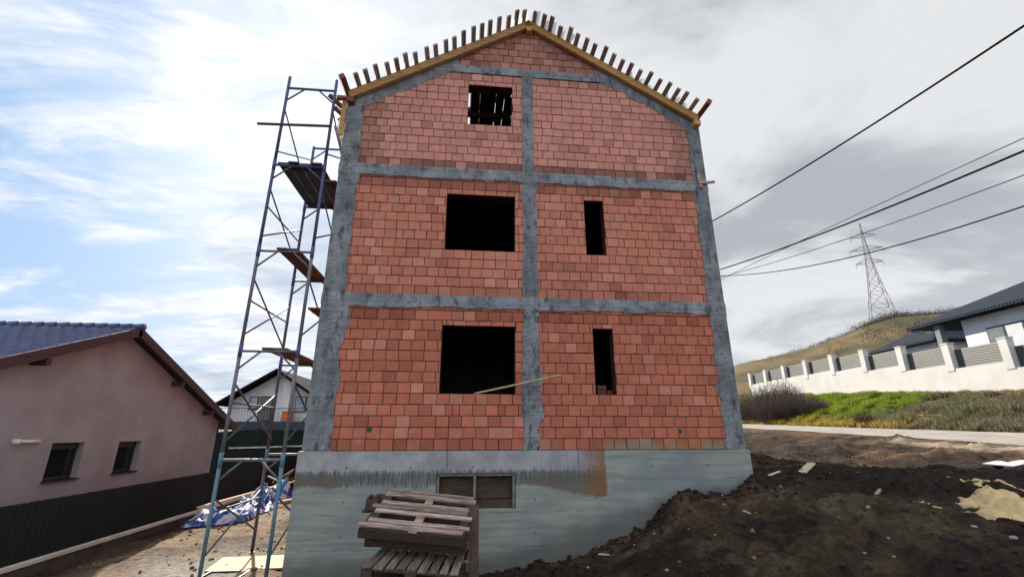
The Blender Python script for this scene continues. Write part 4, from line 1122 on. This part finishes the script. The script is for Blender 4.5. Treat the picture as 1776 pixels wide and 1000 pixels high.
# ------------------------------------------------------------------ pylon and overhead cables
def at_dist(u, v, d):
    r = ray(u, v); r = r/np.hypot(r[0], r[1]); return Vector(CAM+r*d)
pb = at_dist(1531, 548, 214); H = 39.5; pb.z -= 1.5
M['steel'] = plain('hazed_galvanised_lattice', (.24, .24, .28), (.2, .2, .24), 1, .6)  # steel colour lightened and blued to imitate distance haze
py = empty('pylon', pb, 'tall steel lattice power pylon on the hilltop', 'pylon')
rotz = Matrix.Rotation(rad(-36), 3, 'Z')
def pw(h): return float(np.interp(h, [0, 12, 24, H], [3.9, 2.1, .9, .10]))
def corner(k, h):
    w = pw(h); return pb+rotz @ Vector(((-1, 1, 1, -1)[k]*w, (-1, -1, 1, 1)[k]*w, h))
lev = [0, 5.5, 10.5, 14.5, 18, 21, 24, 26.5, 29, 31.5, 34, 36.5, H]
for k in range(4):
    b = MB()
    for a, c in zip(lev[:-1], lev[1:]): b.tube(corner(k, a), corner(k, c), .11, 5)
    b.build('leg', M['steel'], py)
    b = MB(); k2 = (k+1) % 4
    for a, c in zip(lev[:-1], lev[1:]):
        b.tube(corner(k, a), corner(k2, c), .065, 4); b.tube(corner(k2, a), corner(k, c), .065, 4); b.tube(corner(k, c), corner(k2, c), .06, 4)
    b.build('lattice_face', M['steel'], py)
for h, L in ((22.5, 4.2), (28.0, 5.2), (33.5, 4.0)):
    b = MB()
    for sg in (-1, 1):
        tip = pb+rotz @ Vector((sg*L, 0, h+.3))
        for e in (-1, 1):
            w = pw(h); q = pb+rotz @ Vector((sg*w, e*w, h)); q2 = pb+rotz @ Vector((sg*w, e*w, h+1.6))
            b.tube(q, tip, .09, 4); b.tube(q2, tip, .08, 4); b.tube(q.lerp(tip, .5), q2.lerp(tip, .5), .06, 4)
        b.tube(tip, tip-Vector((0, 0, 1.7)), .10, 5)
    b.build('crossarm', M['steel'], py)
M['cable'] = plain('black_cable', (.005, .005, .006), None, 5, .95, .0, 0)
M['cable_g'] = plain('aluminium_wire', (.05, .05, .06), None, 5, .9, .05, 0)
def cable(x, pts, r, label, mat='cable'):
    ys = [p[0] for p in pts]; zs_ = [p[1] for p in pts]; cf = np.polyfit(ys, zs_, 2)
    def zc(y):
        if y > 9: return np.polyval(cf, 9)+min(np.polyval(np.polyder(cf), 9), .15)*(y-9)
        if y < -6: return np.polyval(cf, -6)+np.polyval(np.polyder(cf), -6)*(y+6)
        return np.polyval(cf, y)
    yy = np.concatenate([np.linspace(-40, -6, 12), np.linspace(-5.5, 9, 34), np.linspace(12, 70, 14)]); b = MB(); b.path([(x, y, zc(y)) for y in yy], r, 6)
    tag(b.build('overhead_cable', M[mat], smooth=True), label, 'cable', 'overhead cables right of the brick house')
cable(13, ((7.6, 8.77), (.32, 7.84), (-3.13, 7.55)), .023, 'thick black cable highest above the road, reaching the top right corner')
cable(13, ((7.62, 6.59), (.93, 5.63), (-2.47, 5.29)), .021, 'thick black cable in the middle of the bundle above the pylon')
cable(13, ((7.61, 6.31), (1.54, 4.76), (-2.18, 4.30)), .014, 'thin black sagging cable passing across the pylon, lowest of all')
cable(13, ((6.52, 6.12), (0.9, 5.78), (-2.54, 5.52)), .009, 'thin grey wire just above the middle thick black cable', 'cable_g')
cable(13, ((7.0, 6.15), (1.2, 5.25), (-2.3, 4.86)), .010, 'thin grey wire between middle thick cable and lowest cable', 'cable_g')

# ------------------------------------------------------------------ litter on the lot
def lay_stick(u0, v0, u1, v1, w, h, mat, name, label, cat):
    a = hit(u0, v0); c = hit(u1, v1); b = MB(); b.bar(a+Vector((0, 0, .025)), c+Vector((0, 0, .035)), w, h); return tag(b.build(name, M[mat], bevel=.002), label, cat)
M['pale'] = plain('bleached_wood', (.58, .50, .34), (.46, .38, .24), 3)
lay_stick(1391, 821, 1408, 806, .16, .03, 'pale', 'board_piece', 'pale yellow board piece on the dark soil right of the plinth', 'board')
lay_stick(1335, 826, 1352, 820, .06, .02, 'pale', 'wood_sliver', 'small pale sliver lying just right of the plinth corner', 'sliver')
lay_stick(1506, 882, 1527, 852, .05, .03, 'grey_wood', 'wood_stick', 'grey stick lying across the dark hollow in the soil', 'stick')
lay_stick(858, 981, 903, 972, .035, .02, 'grey_wood', 'wood_stick', 'long grey stick at the foot of the plinth near the purple bag', 'stick')
lay_stick(1039, 963, 1056, 966, .05, .02, 'pale', 'wood_sliver', 'short yellowish sliver on the earth below the plinth', 'sliver')
lay_stick(1290, 888, 1301, 894, .03, .02, 'pale', 'wood_sliver', 'tiny pale sliver on the soil heap beside the plinth', 'sliver')
def crumpled(u, v, sx, sy, h, cols, name, label, cat, seed):
    c = hit(u, v); n = 14; V = []; Fc = []; Cc = []
    r = np.random.default_rng(seed)
    for i in range(n+1):
        for j in range(n+1):
            a, b_ = i/n*2-1, j/n*2-1; x, y = c.x+a*sx*(1+.2*math.sin(j*1.3+seed)), c.y+b_*sy*(1+.25*math.sin(i*1.1))
            V.append((x, y, tz(x, y)+.012+h*max(0, 1-a*a)*max(0, 1-b_*b_)*(.6+r.random()*.8)))
            Cc.append(cols[int(r.random()*len(cols))])
    for i in range(n):
        for j in range(n): k = i*(n+1)+j; Fc.append((k, k+1, k+n+2, k+n+1))
    o = np_mesh(name, np.array(V), np.array(Fc), attr_mat(name+'_mat', 1, 9, .15, .5, .3, 15, .01), np.array(Cc)); return tag(o, label, cat)
crumpled(843, 990, .11, .10, .13, [(.55, .45, .68), (.65, .6, .75), (.22, .13, .36)], 'plastic_bag', 'crumpled purple and white plastic bag beside the pallet stack', 'bag', 4)
c = hit(1745, 808); b = MB(); b.obox(c+Vector((0, 0, .05)), (.26, .07, .02), (-.07, .22, .01), (0, 0, .012)); b.obox(c+Vector((.31, -.02, .07)), (.18, -.03, .03), (.03, .16, .0), (0, 0, .012))
tag(b.build('foam_board', plain('white_foam', (.50, .50, .52), (.42, .42, .44), 3), bevel=.003), 'broken white foam board lying on the dark lot near the road', 'foam board')
def palepatch():  # slightly raised pale yellow patch laid over the soil
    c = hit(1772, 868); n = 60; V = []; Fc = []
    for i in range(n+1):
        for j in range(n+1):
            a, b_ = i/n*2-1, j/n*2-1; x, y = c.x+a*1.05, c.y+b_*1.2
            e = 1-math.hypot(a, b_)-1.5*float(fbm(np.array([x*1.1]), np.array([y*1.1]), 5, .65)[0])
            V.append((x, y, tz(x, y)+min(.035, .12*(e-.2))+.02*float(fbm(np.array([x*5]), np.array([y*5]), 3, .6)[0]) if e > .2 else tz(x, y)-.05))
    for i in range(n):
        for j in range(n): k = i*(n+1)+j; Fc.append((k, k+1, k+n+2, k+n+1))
    o = np_mesh('pale_patch', np.array(V), np.array(Fc), plain('pale_yellow', (.62, .46, .23), (.48, .35, .17), 4, .95, .1, .6, 40, .01), smooth=True)
    tag(o, 'pale yellow patch spread over the dark soil by the right edge', 'sand')
palepatch()
for k, (u, v, s) in enumerate(((1135, 926, .04), (1100, 945, .03), (1157, 990, .04), (1195, 918, .03), (1060, 952, .025), (1240, 928, .03), (1312, 890, .03), (1252, 860, .05), (1540, 934, .035), (1551, 966, .03), (1758, 935, .06), (1440, 820, .035), (1488, 819, .03), (1645, 828, .04), (1020, 985, .04), (1690, 915, .05), (1500, 960, .03))):
    c = hit(u, v); bm = bmesh.new(); bmesh.ops.create_icosphere(bm, subdivisions=2, radius=s)
    for vv in bm.verts: vv.co *= .62*random.uniform(.75, 1.2); vv.co.z *= .6
    b = MB(); b.add([vv.co+c+Vector((0, 0, s*.3)) for vv in bm.verts], [[q.index for q in f.verts] for f in bm.faces]); bm.free()
    tag(b.build('stone', plain('pale_stone%d' % k, (.30, .27, .245), (.2, .18, .165), 10)), 'small pale stone lying on the dark soil of the lot', 'stone', 'pale stones on the lot')

# ------------------------------------------------------------------ light and sky
SAZ, SEL = rad(-24), rad(32)
sd_ = Vector((math.sin(SAZ)*math.cos(SEL), math.cos(SAZ)*math.cos(SEL), math.sin(SEL)))
ld = bpy.data.lights.new('sun', 'SUN'); ld.energy = 5.0; ld.angle = rad(.6); ld.color = (1.0, .90, .76)
lo = bpy.data.objects.new('sun', ld); COL.objects.link(lo); lo.rotation_euler = sd_.to_track_quat('Z', 'Y').to_euler(); lo.location = (0, 0, 40)
SKYLOC = (1.3, 3.7, 0)
def sky():
    w = bpy.data.worlds.new('World'); SC.world = w; w.use_nodes = True
    t = NT.__new__(NT); t.m = None; t.t = w.node_tree; t.n = t.t.nodes
    bg = t.n['Background']; bg.inputs['Strength'].default_value = .0505
    st = t.N('ShaderNodeTexSky', sky_type='NISHITA'); st.sun_disc = False; st.sun_elevation = SEL; st.sun_rotation = SAZ; st.dust_density = 1.5
    tc = t.N('ShaderNodeTexCoord').outputs['Generated']
    x, y, z = t.sep(tc)
    zc = t.math('ADD', t.math('MAXIMUM', z, 0.0), .16)
    cv = t.N('ShaderNodeCombineXYZ'); t.L(t.math('DIVIDE', x, zc), cv.inputs[0]); t.L(t.math('DIVIDE', y, zc), cv.inputs[1])
    def mp(rot, sc, loc=(0, 0, 0)):
        m_ = t.N('ShaderNodeMapping'); t.L(cv.outputs[0], m_.inputs[0]); m_.inputs['Rotation'].default_value = (0, 0, rot); m_.inputs['Scale'].default_value = sc; m_.inputs['Location'].default_value = loc
        return m_.outputs[0]
    n1 = t.noise(mp(rad(-52), (.9, 1.9, 1), SKYLOC), 1.7, 10, .62, .55)
    n2 = t.noise(mp(0, (1, 1, 1), (4, 2, 0)), .9, 7, .6, .3)
    n3 = t.noise(mp(rad(20), (1, 1.3, 1), (9, 1, 0)), 1.1, 6, .55, .4)
    # clouds close up to the right of the sun, open on the left
    bias = t.map(x, -.60, -.12, -.008, .37)
    cov = t.math('ADD', t.math('ADD', t.math('MULTIPLY', n1, .65), t.math('MULTIPLY', n2, .35)), bias)
    cov = t.map(cov, .43, .58)
    dt = t.N('ShaderNodeVectorMath', operation='DOT_PRODUCT'); t.L(tc, dt.inputs[0]); dt.inputs[1].default_value = sd_
    glow = t.math('POWER', t.math('MAXIMUM', dt.outputs['Value'], 0.0), 7.0)
    dark = t.map(n3, .40, .60)
    grey = t.mix(dark, (6.7, 6.85, 7.0), (3.9, 4.15, 4.6))
    n4 = t.noise(mp(rad(-50), (1.2, 2.8, 1), (3, 7, 0)), 2.6, 10, .62, .8)
    white = t.mix(t.map(n4, .34, .62), (5.6, 6.25, 7.1), (7.75, 7.85, 8.0))
    low = t.math('MULTIPLY', t.map(z, .55, .30), t.map(t.noise(mp(0, (1, 1, 1), (1.5, 6, 0)), .75, 6, .55, .5), .50, .64))
    white = t.mix(t.math('MULTIPLY', low, .8), white, (3.7, 4.4, 5.4))
    hz = t.math('MULTIPLY', t.map(z, .36, .10), t.map(n3, .30, .55, 1.0, .45))
    grey = t.mix(t.math('MULTIPLY', hz, .8), grey, (7.3, 7.45, 7.6))
    cl = t.mix(t.map(x, -.30, .16), white, grey)
    gs = t.math('ADD', 1.0, t.math('MULTIPLY', glow, .26))
    v1 = t.N('ShaderNodeVectorMath', operation='SCALE'); t.L(cl, v1.inputs[0]); t.L(gs, v1.inputs['Scale'])
    # sky blue
    v2 = t.mix(.75, st.outputs[0], (2.2, 4.4, 7.5))
    colr = t.mix(cov, v2, v1.outputs[0])
    # sky behind the camera scaled up, added fill for the shaded facade
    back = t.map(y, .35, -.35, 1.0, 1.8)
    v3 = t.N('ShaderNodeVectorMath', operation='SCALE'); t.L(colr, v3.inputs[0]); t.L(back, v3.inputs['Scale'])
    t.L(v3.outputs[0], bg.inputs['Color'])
sky()
SC.view_settings.view_transform = 'Standard'; SC.view_settings.look = 'None'; SC.view_settings.gamma = 1; SC.view_settings.exposure = 1.22
SC.render.engine = 'CYCLES'
SC.cycles.use_denoising = True
SC.cycles.max_bounces = 6
